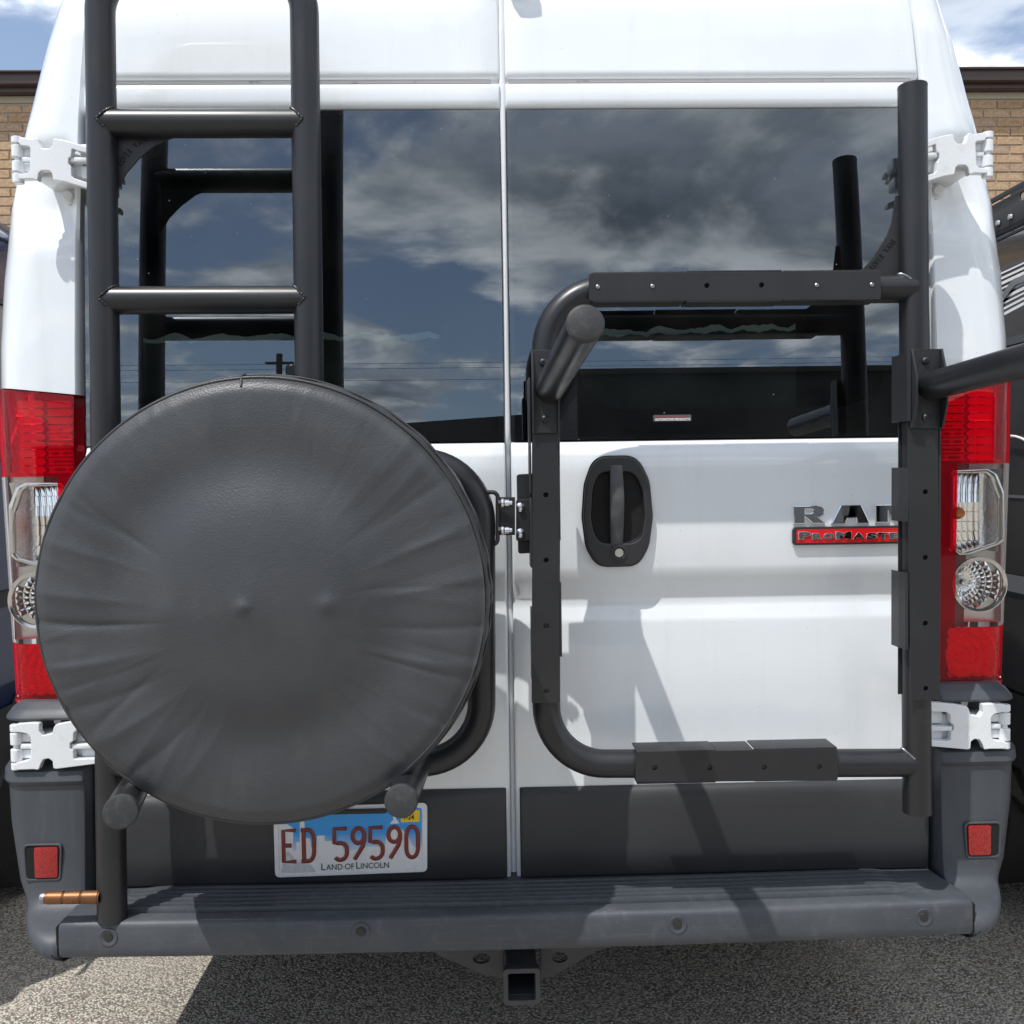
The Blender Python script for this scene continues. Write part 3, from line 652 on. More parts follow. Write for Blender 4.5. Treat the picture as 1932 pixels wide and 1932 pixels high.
# outlines measured on the right lamp, in the plane y = 0.03
BEZ_O = [(0.9210, 1.3727), (0.9288, 1.3815), (0.9996, 1.3838), (1.0199, 1.3725), (1.0359, 1.3345), (1.0376, 1.2342), (1.0252, 1.2244), (0.9667, 1.2041), (0.9419, 1.2034), (0.9227, 1.2227)]
BEZ_I = [(0.9289, 1.3682), (0.9345, 1.3748), (0.9974, 1.3739), (1.0087, 1.3637), (1.0236, 1.3213), (1.0240, 1.2389), (1.0184, 1.2301), (0.9486, 1.2100), (0.9351, 1.2158), (0.9294, 1.2248)]
CIR = [(0.9845, 1.1413)]
for s in (-1, 1):
    T = obj('tail_lamp', lens(s, zlist(Z_LB, Z_LT - 0.004, 10), 0, 99, 0.046), MAROON, VAN, 40)
    T['label'] = 'tail lamp half covered by the spare wheel' if s < 0 else 'tail lamp beside the right rack post'
    obj('red_lens', lens(s, zlist(ZC1, Z_LT - 0.003, 8), 0, 99, -0.004), REDLENS, T, 40)
    obj('red_lens', lens(s, zlist(Z_LB, ZC0, 4), 0, 99, -0.004), REDLENS, T, 40)
    obj('red_lens', lens(s, zlist(ZC0, ZC1, 6), 0, 2, -0.004), REDLENS, T, 40)
    obj('clear_lens', lens(s, zlist(ZC0, ZC1, 6), 1, 10, -0.004), CLEARLENS, T, 40)
    obj('pale_red_lens', lens(s, zlist(ZC0, ZC1, 6), 9, 99, -0.004), PINKLENS, T, 40)
    # bottom lip and lens edges
    sec = section(Z_LB, -0.004, 0.075, 0.10)[3:]
    rows = [[(XC + s * x, y - 0.002, Z_LB + 0.004) for x, y in sec], [(XC + s * x, y - 0.003, Z_LB - 0.003) for x, y in sec], [(XC + s * x, y + 0.03, Z_LB - 0.004) for x, y in sec]]
    obj('lens_lip', pymesh(*grid(rows)), REDP, T, 30)
    mir = (lambda me: me) if s > 0 else (lambda me: mirrored(me, XC))
    # upper lamp: louvred reflector
    rnd = random.Random(3)
    n = 9; z0, z1 = ZC1 + 0.006, Z_LT - 0.028
    for k in range(n):
        za, zb = z0 + (z1 - z0) * k / n, z0 + (z1 - z0) * (k + 1) / n
        for (xa, xb, dy) in ((0.905, 0.955, 0.006), (0.960, 1.018, 0.0)):
            prof = []
            for j in range(7):
                a = math.pi * j / 6; prof.append((0.034 + dy + 0.012 * math.sin(a), za + (zb - za) * (0.06 + 0.88 * j / 6)))
            rows = [[(XC + x, y + (0.010 * ((x - 0.96) / 0.06) ** 2 if x > .96 else 0) + 0.002 * math.sin(x * 300 + k), z) for y, z in prof] for x in zlist(xa, xb, 4)]
            obj('reflector_louvre', mir(pymesh(*grid(rows))), LOUV, T, 50)
    # clear lamps
    obj('reflector_bezel', mir(plate_me(rounded(BEZ_O, 0.006), 0.020, 0.012, 0.0015, [rounded(BEZ_I, 0.005)])), SILVER, T, 35)
    bi = rounded(BEZ_I, 0.005); cx_ = sum(p[0] for p in bi) / len(bi); cz_ = sum(p[1] for p in bi) / len(bi)
    x0b, x1b = min(p[0] for p in bi), max(p[0] for p in bi); zb0, zb1 = min(p[1] for p in bi), max(p[1] for p in bi)
    # fluted bowl: rows of vertical flutes, and a frosted cheek on the outer side
    v, f = [], []; xm = x0b + (x1b - x0b) * 0.72; nz = 8; nf = 6
    for j in range(nz):
        za, zb = zb0 + (zb1 - zb0) * j / nz, zb0 + (zb1 - zb0) * (j + 1) / nz
        slant = (j - 4.2) * 0.0016
        for i in range(nf):
            xa, xb = x0b + (xm - x0b) * i / nf, x0b + (xm - x0b) * (i + 1) / nf
            q = len(v)
            for zz_, kk in ((za, 0), (zb, 1)):
                for m_ in range(6):
                    t_ = m_ / 5; x = xa + (xb - xa) * t_
                    dep = 0.050 - 0.010 * ((x - cx_) / 0.05) ** 2 - 0.05 * abs(zz_ - cz_) * 0.3 - 0.0024 * math.sin(math.pi * t_) + (0.0012 if kk else -0.0012) * (1 if j > 4 else -1)
                    v.append((x + slant * (kk - .5), dep, zz_))
            for m_ in range(5): f.append((q + m_, q + m_ + 1, q + 7 + m_, q + 6 + m_))
    obj('reflector_bowl', mir(pymesh(v, f)), FLUTE, T, 40)
    rows = [[(xm + (x1b - xm) * t_, 0.050 - 0.026 * t_ ** 1.6 - 0.6 * (zb0 + (zb1 - zb0) * q / 60 - cz_) ** 2 + (0.0006 if q % 2 else -0.0006), zb0 + (zb1 - zb0) * q / 60) for t_ in (0, .15, .3, .45, .6, .8, 1.0)] for q in range(61)]
    obj('frosted_cheek', mir(pymesh(*grid(rows))), FROST, T, 60)
    lathe('bulb', [(0.0, -0.030), (0.009, -0.029), (0.0125, -0.022), (0.0135, -0.012), (0.011, 0.0), (0.011, 0.02)], (XC + s * (0.9438 - XC), 0.048, 1.2914), (0.0, 1, 0), AMBER, T, 20)
    obj('side_strip', mir(plate_me(rounded([(1.0041, 1.3827), (1.0333, 1.3823), (1.0235, 1.3369), (1.0177, 1.3603)], 0.002), 0.021, 0.006)), SILVER, T)
    obj('lamp_backing', mir(plate_me([(0.9236, 1.4050), (1.0512, 1.4033), (1.0533, 1.0555), (0.9249, 1.0578)], 0.062, 0.004)), LAMPSILVER, T)
    (ccx, ccz), = CIR
    rr = 0.0565
    me = lathe_me([(rr, -0.014), (rr + 0.002, -0.014), (rr + 0.0025, -0.008), (rr, 0.0), (rr - 0.006, -0.006), (rr - 0.006, -0.013), (rr, -0.014)], (ccx, 0.032, ccz), (0, 1, 0), 48)
    obj('reflector_ring', mir(me), SILVER, T, 40)
    v, f = [], []; ox, oz = ccx - 0.026, ccz + 0.004
    ring_r = [0.006, 0.014, 0.022, 0.031, 0.041, 0.052, 0.064, 0.078]
    for q in range(len(ring_r) - 1):
        na = 18 + 3 * q
        for k in range(na):
            a0, a1 = 2 * math.pi * k / na, 2 * math.pi * (k + 1) / na
            am = (a0 + a1) / 2; rm = (ring_r[q] + ring_r[q + 1]) / 2
            if math.hypot(ox + rm * math.cos(am) - ccx, oz + rm * math.sin(am) - ccz) > rr - 0.008: continue
            b0 = len(v)
            for (r_, a_) in ((ring_r[q], a0), (ring_r[q + 1], a0), (ring_r[q + 1], a1), (ring_r[q], a1)):
                v.append((ox + r_ * math.cos(a_), 0.052 - 0.20 * r_, oz + r_ * math.sin(a_)))
            v.append((ox + rm * math.cos(am), 0.052 - 0.20 * rm - 0.0045, oz + rm * math.sin(am)))
            for a in range(4): f.append((b0 + a, b0 + (a + 1) % 4, b0 + 4))
    obj('reversing_reflector', mir(pymesh(v, f)), FLUTE, T)
    lathe('bulb', [(0.0, -0.016), (0.006, -0.015), (0.0085, -0.010), (0.0085, 0.01)], (XC + s * (ox - XC), 0.046, oz), (0, 1, 0), SATIN, T, 18)
    # lower red lamp
    lz0, lz1 = Z_LB + 0.010, ZC0 - 0.006; lx0, lx1 = 0.912, 1.020
    rows = []
    for j in range(41):
        z = lz0 + (lz1 - lz0) * j / 40; row = []
        for i in range(37):
            x = lx0 + (lx1 - lx0) * i / 36; d = math.hypot(x - .945, z - (lz0 + lz1) / 2 + 0.01)
            row.append((XC + x, 0.044 - 3.5 * ((x - .966) ** 2 + (z - (lz0 + lz1) / 2) ** 2) + 0.0034 * math.sin(d * 420) + 0.0030 * math.sin(z * 520) * math.sin(x * 300), z))
        rows.append(row)
    v, f = grid(rows)
    obj('stop_reflector', mir(pymesh(v, f)), LOUV, T, 60)

# ---- hinges
def zup(x0, y0, sz, l): return l
H_UP = [(-0.9386, 2.0512), (-0.9128, 2.0474), (-0.9052, 2.0504), (-0.9016, 2.0473), (-0.9001, 2.0387), (-0.8954, 2.0294), (-0.8812, 2.0289), (-0.8750, 2.0348), (-0.8731, 2.0472), (-0.8694, 2.0478), (-0.8509, 2.0446), (-0.8325, 2.0390), (-0.8116, 2.0327), (-0.7943, 2.0270), (-0.7947, 2.0158), (-0.8119, 2.0203), (-0.8267, 2.0241), (-0.8377, 2.0291), (-0.8395, 2.0136), (-0.8448, 2.0099), (-0.8455, 2.0000), (-0.8401, 1.9938), (-0.8400, 1.9764), (-0.8358, 1.9721), (-0.8075, 1.9626), (-0.7964, 1.9588), (-0.7968, 1.9476), (-0.8078, 1.9514), (-0.8534, 1.9651), (-0.8756, 1.9690), (-0.8777, 1.9816), (-0.8825, 1.9868), (-0.8974, 1.9869), (-0.9031, 1.9818), (-0.9061, 1.9675), (-0.9140, 1.9713), (-0.9413, 1.9706), (-0.9412, 1.9808), (-0.9248, 1.9819), (-0.9197, 1.9874), (-0.9175, 2.0301), (-0.9207, 2.0336), (-0.9355, 2.0349), (-0.9393, 2.0401)]
H_LO = [(0.8455, 0.9126), (0.8958, 0.9079), (0.9224, 0.9031), (0.9264, 0.8978), (0.9298, 0.8858), (0.9491, 0.8812), (0.9556, 0.8906), (0.9549, 0.9065), (0.9715, 0.9074), (1.0007, 0.9055), (1.0022, 0.8896), (0.9929, 0.8892), (0.9783, 0.8859), (0.9722, 0.8783), (0.9732, 0.8385), (0.9799, 0.8318), (1.0032, 0.8286), (1.0033, 0.8154), (0.9973, 0.8142), (0.9693, 0.8147), (0.9587, 0.8134), (0.9547, 0.8243), (0.9493, 0.8337), (0.9386, 0.8358), (0.9310, 0.8302), (0.9301, 0.8156), (0.9241, 0.8144), (0.8457, 0.8229), (0.8457, 0.8335), (0.8815, 0.8328), (0.8895, 0.8339), (0.8901, 0.8509), (0.8961, 0.8547), (0.8960, 0.8653), (0.8894, 0.8694), (0.8880, 0.8853), (0.8813, 0.8921), (0.8455, 0.8941)]
def hinge(s, ol, y, knuckle_x, zt, rows_z, label, src):
    """ol traced on side src; the other side is its mirror image"""
    mir = (lambda me: me) if s == src else (lambda me: mirrored(me, XC))
    def X(x): return x if s == src else 2 * XC - x
    H = obj('door_hinge', mir(plate_me(rounded(ol, 0.003, 3), y, 0.016, 0.0014)), HINGEW, VAN, 18); H['label'] = label
    sg = 1 if knuckle_x > 0 else -1
    kx = knuckle_x
    (k0, k1), (k2, k3), (k4, k5), (k6, k7) = rows_z
    for a, b in rows_z:
        obj('knuckle', mir(lathe_me([(0.0, a), (0.0095, a), (0.0108, a - 0.0012), (0.0108, b + 0.0012), (0.0095, b), (0.0, b)], (kx, y + 0.012, 0), (0, 0, 1), 24)), HINGEW, H, 40)
    obj('pin', mir(lathe_me([(0.0058, k7), (0.0058, k0)], (kx, y + 0.012, 0), (0, 0, 1), 16)), HINGEW, H, 40)
    inx = kx - sg * 0.040
    for a, b in ((k2, k3), (k4, k5)):
        obj('knuckle_arm', mir(box_me(min(kx, inx), max(kx, inx), y + 0.014, y + 0.034, b + 0.003, a - 0.003, 0.003)), HINGEW, H, 40)
    obj('link_bar', mir(box_me(min(kx - sg * 0.008, inx), max(kx - sg * 0.008, inx), y + 0.008, y + 0.020, (k3 + k4) / 2 - 0.005, (k3 + k4) / 2 + 0.005, 0.002)), HINGEW, H, 40)
    # bracket fixed to the pillar, pad under the plate, and the check arm in the slot
    mid = (k0 + k7) / 2; xs_ = [p[0] for p in ol]; inner = min(xs_) if sg > 0 else max(xs_); outer = kx
    obj('pillar_bracket', mir(box_me(min(inner + sg * .03, outer - sg * .02), max(inner + sg * .03, outer - sg * .02), y + 0.022, 0.012 if zt == 0 else zt, mid - 0.030, mid + 0.026, 0.008)), HINGEW, H, 40)
    sx0_ = inner + sg * 0.004; sx1_ = inner + sg * 0.050
    for a, b in ((mid + 0.006, mid + 0.034), (mid - 0.033, mid - 0.008)):
        obj('check_block', mir(box_me(min(sx0_, sx1_ - sg * .014), max(sx0_, sx1_ - sg * .014), y + 0.017, y + 0.05, a, b, 0.004)), HINGEW, H, 40)
    obj('check_arm', mir(box_me(min(sx0_, sx1_), max(sx0_, sx1_), y + 0.004, y + 0.03, mid - 0.006, mid + 0.004, 0.0025)), HINGEW, H, 40)
    return H
hu = [(-0.9478, 2.0546), (-0.9483, 2.0417), (-0.9484, 2.0387), (-0.9492, 2.0151), (-0.9494, 2.0077), (-0.9501, 1.9868), (-0.9502, 1.9838), (-0.9508, 1.9653)]
hl = [(1.0064, 0.9027), (1.0064, 0.8891), (1.0065, 0.8862), (1.0066, 0.8624), (1.0067, 0.8537), (1.0068, 0.8292), (1.0068, 0.8260), (1.0069, 0.8126)]
def prs(l): return [(l[k][1], l[k + 1][1]) for k in (0, 2, 4, 6)]
UPZ = prs(hu); LOZ = prs(hl)
for s in (-1, 1):
    nm = 'left' if s < 0 else 'right'
    H = hinge(s, H_UP, -0.045, hu[0][0], 0.075, UPZ, 'white upper hinge of the %s rear door' % nm, -1)
    # round boss with bolt below the plate
    bxz = [(-0.8881, 1.9651)][0]; xx = bxz[0] if s < 0 else 2 * XC - bxz[0]
    lathe('hinge_bolt', [(0.0, -0.012), (0.009, -0.012), (0.0105, -0.010), (0.0105, -0.004), (0.0155, -0.003), (0.0155, 0.03)], (xx, 0.056, bxz[1]), (0, 1, 0), HINGEW, H, 28)
    H = hinge(s, H_LO, -0.050, hl[0][0], 0, LOZ, 'white lower hinge of the %s rear door' % nm, 1)
    bxz = [(0.9299, 0.9036)][0]; xx = bxz[0] if s > 0 else 2 * XC - bxz[0]
    lathe('hinge_bolt', [(0.0, -0.020), (0.007, -0.020), (0.0085, -0.018), (0.0085, -0.010), (0.013, -0.009), (0.013, 0.03)], (xx, -0.006, bxz[1]), (0, 1, 0), BOLTM, H, 28)

# ---- bumper: corners and step
# rows (z, half width, y of the rear face, corner radius factor)
CORN = [(0.940, 1.012, 0.012), (0.944, 1.016, -0.004), (0.940, 1.020, -0.018), (0.930, 1.026, -0.028), (0.9275, 1.030, -0.034), (0.914, 1.038, -0.042), (0.9095, 1.040, -0.040), (0.9075, 1.040, 0.002), (0.902, 1.040, 0.010), (0.83, 1.046, 0.010), (0.818, 1.046, 0.004), (0.811, 1.046, -0.028), (0.806, 1.046, -0.040), (0.788, 1.045, -0.046), (0.782, 1.043, -0.043), (0.777, 1.040, -0.038), (0.70, 1.036, -0.041), (0.63, 1.026, -0.045), (0.58, 1.018, -0.049), (0.558, 1.010, -0.053), (0.546, 1.004, -0.061), (0.538, 0.998, -0.078), (0.533, 0.993, -0.105), (0.528, 0.988, -0.130), (0.520, 0.983, -0.148), (0.508, 0.978, -0.158), (0.495, 0.972, -0.160), (0.484, 0.963, -0.157), (0.476, 0.950, -0.147), (0.472, 0.935, -0.12), (0.470, 0.92, 0.0)]
def corner(s):
    rows = []
    for z, w, y in CORN:
        xi = 0.864 if z > 0.55 else 0.864 + 0.007 * (1 - smoothstep(0.535, 0.55, z))
        if 0.815 < z < 0.908: xi = 0.872
        if y > 0 and z > 0.93: xi = 0.874
        row = [(xi, 0.09), (xi, y + 0.012), (xi + 0.003, y + 0.003), (xi + 0.010, y)]
        rx, ry = 0.055 + 0.3 * max(0, -0.05 - y), 0.075 + max(0, -0.05 - y)
        for t in (0.5, 1.0): row.append((xi + 0.010 + (w - rx - xi - 0.010) * t, y))
        for a in range(1, 10):
            an = math.pi / 2 * a / 9; row.append((w - rx + rx * math.sin(an), y + ry - ry * math.cos(an)))
        row += [(w + 0.004, y + 0.25), (w + 0.006, 0.50)]
        rows.append([(XC + s * a, b, z) for a, b in row])
    return pymesh(*grid(rows))
for s in (-1, 1):
    B = obj('bumper_corner', corner(s), PLASTIC, VAN, 38)
    B['label'] = 'grey plastic bumper corner on the %s' % ('left' if s < 0 else 'right')
    # recessed red reflector with a raised frame
    x0, x1, z0, z1 = 0.912, 0.984, 0.588, 0.664
    fr = rounded([(x0, z0), (x1, z0), (x1 + 0.002, z1), (x0 - 0.004, z1)], 0.010, 5)
    inn = rounded([(x0 + .005, z0 + .006), (x1 - .005, z0 + .006), (x1 - .003, z1 - .004), (x0 + .001, z1 - .004)], 0.008, 5)
    mir = (lambda me: me) if s > 0 else (lambda me: mirrored(me, XC))
    fr = [(XC + a, b) for a, b in fr]; inn = [(XC + a, b) for a, b in inn]
    obj('reflector_frame', mir(plate_me(fr, -0.0500, 0.008, 0.0024, [inn])), PLASTIC, B, 35)
    obj('reflector_well', mir(plate_me(inn, -0.0484, 0.001)), HOLE, B)
    rf = rounded([(XC + 0.918, 0.596), (XC + 0.963, 0.596), (XC + 0.963, 0.658), (XC + 0.916, 0.658)], 0.005, 3)
    obj('red_reflector', mir(plate_me(rf, -0.0512, 0.006, 0.001)), REDREF, B, 35)

SP = [(0.030, 0.5555), (-0.010, 0.5560)]
yy = -0.036
ribs = []
for k in range(6):
    y0_ = -0.030 - k * 0.0180
    ribs += [(y0_, 0.5575), (y0_ - 0.0015, 0.5620), (y0_ - 0.0100, 0.5620), (y0_ - 0.0115, 0.5575), (y0_ - 0.0122, 0.5515), (y0_ - 0.0172, 0.5515)]
SPE = [(-0.142, 0.5575), (-0.166, 0.5570), (-0.172, 0.5550), (-0.1755, 0.5505), (-0.177, 0.545), (-0.1785, 0.510), (-0.178, 0.497), (-0.174, 0.490), (-0.166, 0.486), (-0.150, 0.484), (-0.02, 0.484)]
SPF = SP + ribs + SPE
STX = [-0.868, -0.862, -0.83, -0.79, -0.765, -0.745] + [-0.72 + 1.44 * k / 24 for k in range(25)] + [0.745, 0.765, 0.79, 0.83, 0.862, 0.868]
rows = []
for x in STX:
    rf = 1 - smoothstep(0.735, 0.775, abs(x)); r = []
    for i, (y, z) in enumerate(SPF):
        if len(SP) <= i < len(SP) + len(ribs): z = 0.5575 + (z - 0.5575) * rf
        bow = 0.014 * (x / 0.86) ** 2
        end = 0.003 if abs(x) > 0.865 else 0
        pull = (1 - rf) * 0.0
        r.append((XC + x * (1.0 - 0.02 * smoothstep(-0.15, 0.0, y)), y + bow + (end if y < -0.1 else 0), z - (end if z > 0.54 else -end if z < 0.49 else 0)))
    rows.append(r)
v, f = grid(rows)
ST = obj('bumper_step', pymesh(v, f), STEPM, VAN, 40)
for s in (-1, 1): box('end_seam', XC + s * 0.862, XC + s * 0.876, -0.154, 0.0, 0.49, 0.545, HOLE, ST)
for (u, w_) in [(-0.7634, 0.5298), (-0.2908, 0.5325), (0.3050, 0.5301), (0.7806, 0.5280)]:
    yb_ = -0.1785 + 0.014 * (u / 0.86) ** 2
    lathe('parking_sensor', [(0.0175, 0.004), (0.0172, -0.0008), (0.0160, -0.0014), (0.0115, -0.0004), (0.0100, 0.0004), (0.0082, 0.001)], (u, yb_, w_), (0, 1, 0), STEPM, ST, 32)
    lathe('sensor_face', [(0.0085, 0.0006), (0.0078, -0.0008), (0.0, -0.0010)], (u, yb_, w_), (0, 1, 0), BLACKP, ST, 24)
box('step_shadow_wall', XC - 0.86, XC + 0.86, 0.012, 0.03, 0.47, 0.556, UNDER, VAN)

# ---- third brake lamp and camera pod above the doors
me = box_me(XC - 0.11, XC + 0.13, 0.035, 0.13, 2.452, 2.498, 0.02, 4)
P3 = obj('brake_lamp_pod', me, BLACKP, VAN, 40)
lathe('reversing_camera', [(0.0, -0.032), (0.022, -0.030), (0.028, -0.02), (0.030, 0.05)], (XC + 0.012, 0.045, 2.452), (0, 0.9, 0.25), BLACKP, VAN, 24)

# ---- under the van
for s in (-1, 1):
    Wl = lathe('rear_wheel', [(0.20, -0.11), (0.30, -0.115), (0.345, -0.10), (0.355, -0.06), (0.355, 0.06), (0.345, 0.10), (0.30, 0.115), (0.20, 0.11)], (XC + s * 0.86, 1.15, 0.355), (1, 0, 0), TYRE, VAN, 48)
    lathe('rim', [(0.20, -0.09), (0.19, -0.06), (0.07, -0.05 * s), (0.0, -0.05 * s)], (XC + s * 0.86, 1.15, 0.355), (s, 0, 0), BOLTM, Wl, 40)
tube('rear_axle', [(XC - 0.8, 1.15, 0.36), (XC + 0.8, 1.15, 0.36)], 0.04, UNDER, VAN)
me = tube_me([(-0.4386, 0.25, 0.435), (-0.4638, 1.0, 0.40)], 0.04, 20); obj('exhaust_pipe', me, UNDER, VAN, 40)
me = tube_me([(0.7956, 0.18, 0.452), (0.6690, 0.18, 0.452)], 0.03, 20); obj('tow_eye', me, UNDER, VAN, 40)

# ------------------------------------------------------------------ tow hitch
HT = thing('tow_hitch', 'black square receiver hitch hanging under the middle of the bumper', 'tow hitch', (XC, -0.05, 0.35))
hc = [(0.0110, 0.3840)][0]
q = 0.0365
sq = lambda h, r: rounded([(hc[0] - h, hc[1] - h), (hc[0] + h, hc[1] - h), (hc[0] + h, hc[1] + h), (hc[0] - h, hc[1] + h)], r, 5)
plate('receiver_collar', sq(0.0365, 0.010), -0.115, 0.022, HITCHM, HT, 0.002, [sq(0.0265, 0.004)])
plate('receiver_tube', sq(0.032, 0.007), -0.093, 0.30, HITCHM, HT, 0.001, [sq(0.0265, 0.004)])
plate('receiver_stop', sq(0.0264, 0.003), 0.06, 0.01, HITCHM, HT)
for s in (-1, 1):
    wing = [(0.0532, 0.4051), (0.1897, 0.4092), (0.1623, 0.3988), (0.0743, 0.3489), (0.0524, 0.3484)]
    hol = [circ(*p, 0.016, 16, 0.011) for p in [(0.0923, 0.3907)]]
    if s < 0: wing = [(-0.0231, 0.4060), (-0.1642, 0.4098), (-0.1482, 0.3983), (-0.0565, 0.3559), (-0.0238, 0.3539)]; hol = [circ(*p, 0.018, 16, 0.011) for p in [(-0.0679, 0.3939)]]
    hi = [(wing[0][0], wing[0][1] + 0.03), (wing[1][0], wing[1][1] + 0.03)]
    plate('side_gusset', [hi[0], hi[1]] + wing[1:], -0.02 + 0.001 * s, 0.008, HITCHM, HT, 0.001, hol)
box('cross_member', XC - 0.5, XC + 0.5, 0.0, 0.06, 0.44, 0.483, HITCHM, HT, 0.004)

# ------------------------------------------------------------------ ladder with spare wheel carrier (left door)
TR = 0.0265
LD = thing('ladder_carrier', 'black tubular ladder with spare wheel carrier bolted to the left door', 'ladder', (-0.7577, -0.1600, 0.5601))
hoop = bend([(-0.7634, -0.1460, 0.5555), (-0.7548, -0.0940, 2.3526), (-0.3734, -0.0940, 2.3524), (-0.3759, -0.1220, 1.4053)], 0.092, 12)
tube('ladder_rail', hoop, TR * 1.02, STEEL, LD, 32)
def on(p, q, t): return tuple(a + (b - a) * t for a, b in zip(p, q))
def weld(name, cpt, axis, rail_r, parent, sgn, m=STEEL, a0=-150, a1=40):
    """bead along the saddle where a horizontal tube meets a vertical one"""
    pts, rad = [], []
    for k in range(41):
        a = R(a0 + (a1 - a0) * k / 40)
        pts.append((cpt[0] + sgn * rail_r * abs(math.cos(a)) * 1.0, cpt[1] + rail_r * 1.03 * math.sin(a), cpt[2] + rail_r * 1.03 * math.cos(a)))
        rad.append(0.0022 + 0.0007 * math.sin(k * 2.1))
    return tube(name, pts, 0.004, m, parent, 8, True, rad)
RZ = [((-0.7508, -0.1030, 2.0542), (-0.3892, -0.1030, 2.0526)), ((-0.7529, -0.1125, 1.7224), (-0.3888, -0.1125, 1.7201)), ((-0.7540, -0.1225, 1.3855), (-0.3874, -0.1225, 1.3804)), ((-0.7580, -0.1300, 1.0502), (-0.3934, -0.1300, 1.0433))]
for a, b in RZ[:3]:
    a = (interp([(0.55, -0.7634), (2.2, -0.7550)], a[2]), a[1], a[2]); b = (interp([(1.4, -0.3759), (2.2, -0.3746)], b[2]), b[1], b[2])
    tube('rung', [a, b], TR * 0.985, STEEL, LD, 32)
    weld('weld_bead', a, 0, TR, LD, 1, STEEL, -120, 15); weld('weld_bead', b, 0, TR, LD, -1, STEEL, -120, 15)
tube('carrier_loop', bend([(-0.7542, -0.1220, 1.4185), (-0.0526, -0.1380, 1.4087), (-0.0602, -0.1400, 0.8376), (-0.7608, -0.1380, 0.8502)], 0.115, 14), TR, STEEL, LD, 32)
for (ra, rb) in (((275, 1487), (228, 1531)), ((787, 1440), (757, 1512))):
    pass
st1 = [(-0.6988, -0.1650, 0.8272), (-0.6157, -0.4600, 0.8712)]
st2 = [(-0.1802, -0.1650, 0.8459), (-0.1838, -0.4500, 0.8745)]
for a, b in (st1, st2):
    tube('support_post', [a, b], TR * 0.97, STEEL, LD, 32)
    ax = (Vector(b) - Vector(a)).normalized()
    lathe('end_cap', [(TR, -0.004), (TR, 0.0015), (TR - 0.002, 0.0045), (TR - 0.006, 0.0055), (0.0, 0.006)], b, ax, CAPM, LD, 32)
# wheel mounting spider behind the spare
box('wheel_mount', -0.4671 - 0.10, -0.4671 + 0.10, -0.19, -0.172, 1.10, 1.24, SHEET, LD, 0.004)
tube('wheel_mount_bar', [(-0.7470, -0.150, 1.17), (-0.0556, -0.150, 1.17)], 0.02, STEEL, LD)
# gusset with stencilled name
gl = [(-0.7460, 2.0683), (-0.6171, 2.0677), (-0.6198, 2.0332), (-0.6352, 2.0279), (-0.6628, 2.0152), (-0.6923, 1.9917), (-0.7169, 1.9641), (-0.7330, 1.9350), (-0.7502, 1.9297)]
plate('gusset', gl, -0.094, 0.004, SHEET, LD, 0.0006)
def arc_text(body, pts, size, y, m, parent, offset=0.0004):
    """letters set one by one along a polyline of (x, z)"""
    pts = [Vector((a, 0, b)) for a, b in pts]; seg = [(pts[i + 1] - pts[i]).length for i in range(len(pts) - 1)]; tot = sum(seg)
    for k, ch in enumerate(body):
        if ch == ' ': continue
        d = tot * (k + 0.1) / len(body); i = 0
        while i < len(seg) - 1 and d > seg[i]: d -= seg[i]; i += 1
        p = pts[i] + (pts[i + 1] - pts[i]) * (d / seg[i]); dr = pts[i + 1] - pts[i]
        text('stencil_letter', ch, size, (p.x, y, p.z), m, parent, 0.0003, offset, 0.62, 'LEFT', math.atan2(dr.z, dr.x))
arc_text('ROVER VANS', [(-0.7257, 1.9753), (-0.7102, 1.9965), (-0.6941, 2.0123), (-0.6709, 2.0274)], 0.0155, -0.0944, HOLE, LD)
# clasp reaching across to the right-hand frame
CL = rounded([(-0.0514, 1.3557), (-0.0234, 1.3553), (-0.0175, 1.3483), (-0.0188, 1.2561), (-0.0249, 1.2502), (-0.0530, 1.2506)], 0.006)
strap = [(a, b) for a, b in [(-0.0564, 1.3529), (-0.0315, 1.3535), (-0.0225, 1.3514), (-0.0207, 1.3424), (-0.0218, 1.2625), (-0.0239, 1.2545), (-0.0309, 1.2526), (-0.0449, 1.2518)]]
tube('clasp_strap', bend([(a, -0.145, b) for a, b in [strap[0], strap[2], strap[5], strap[7]]], 0.010, 6), 0.0042, SHEET, LD, 10)
cp = [(-0.0266, 1.3423), (0.0105, 1.3417), (0.0095, 1.2694), (-0.0276, 1.2700)]
plate('clasp_plate', cp[::-1], -0.128, 0.006, SHEET, LD, 0.0008)
for (x, z) in [(-0.0118, 1.3312), (-0.0125, 1.2801)]:
    lathe('nut', [(0.0, -0.004), (0.0088, -0.004), (0.0088, 0.0), (0.0068, 0.002), (0.0068, 0.010), (0.0045, 0.0105), (0.0045, 0.016), (0, 0.016)], (x, -0.145, z), (1, 0, 0), ZINC, LD, 12)
    lathe('bolt_head', [(0.0, -0.010), (0.007, -0.010), (0.007, -0.003)], (x, -0.145, z), (1, 0, 0), SHEET, LD, 6)
# copper foot peg
pa, pb = (-0.8816, -0.1650, 0.6070), (-0.7759, -0.1650, 0.6063)
pl = pb[0] - pa[0]
prof = [(0.0, 0), (0.0105, 0.0)]
for k in range(3):
    d0 = 0.008 + k * (pl - 0.008) / 3; d1 = d0 + (pl - 0.008) / 3 - 0.004
    prof += [(0.0105, d0), (0.0118, d0 + .001), (0.0118, d1), (0.0105, d1 + .001), (0.0100, d1 + .003)]
lathe('foot_peg', prof, pa, (Vector(pb) - Vector(pa)), COPPER, LD, 28)
lathe('peg_end', [(0.0, -0.004), (0.010, -0.004), (0.0108, 0.0), (0.0108, 0.004)], pa, (Vector(pb) - Vector(pa)), BOLTM, LD, 24)
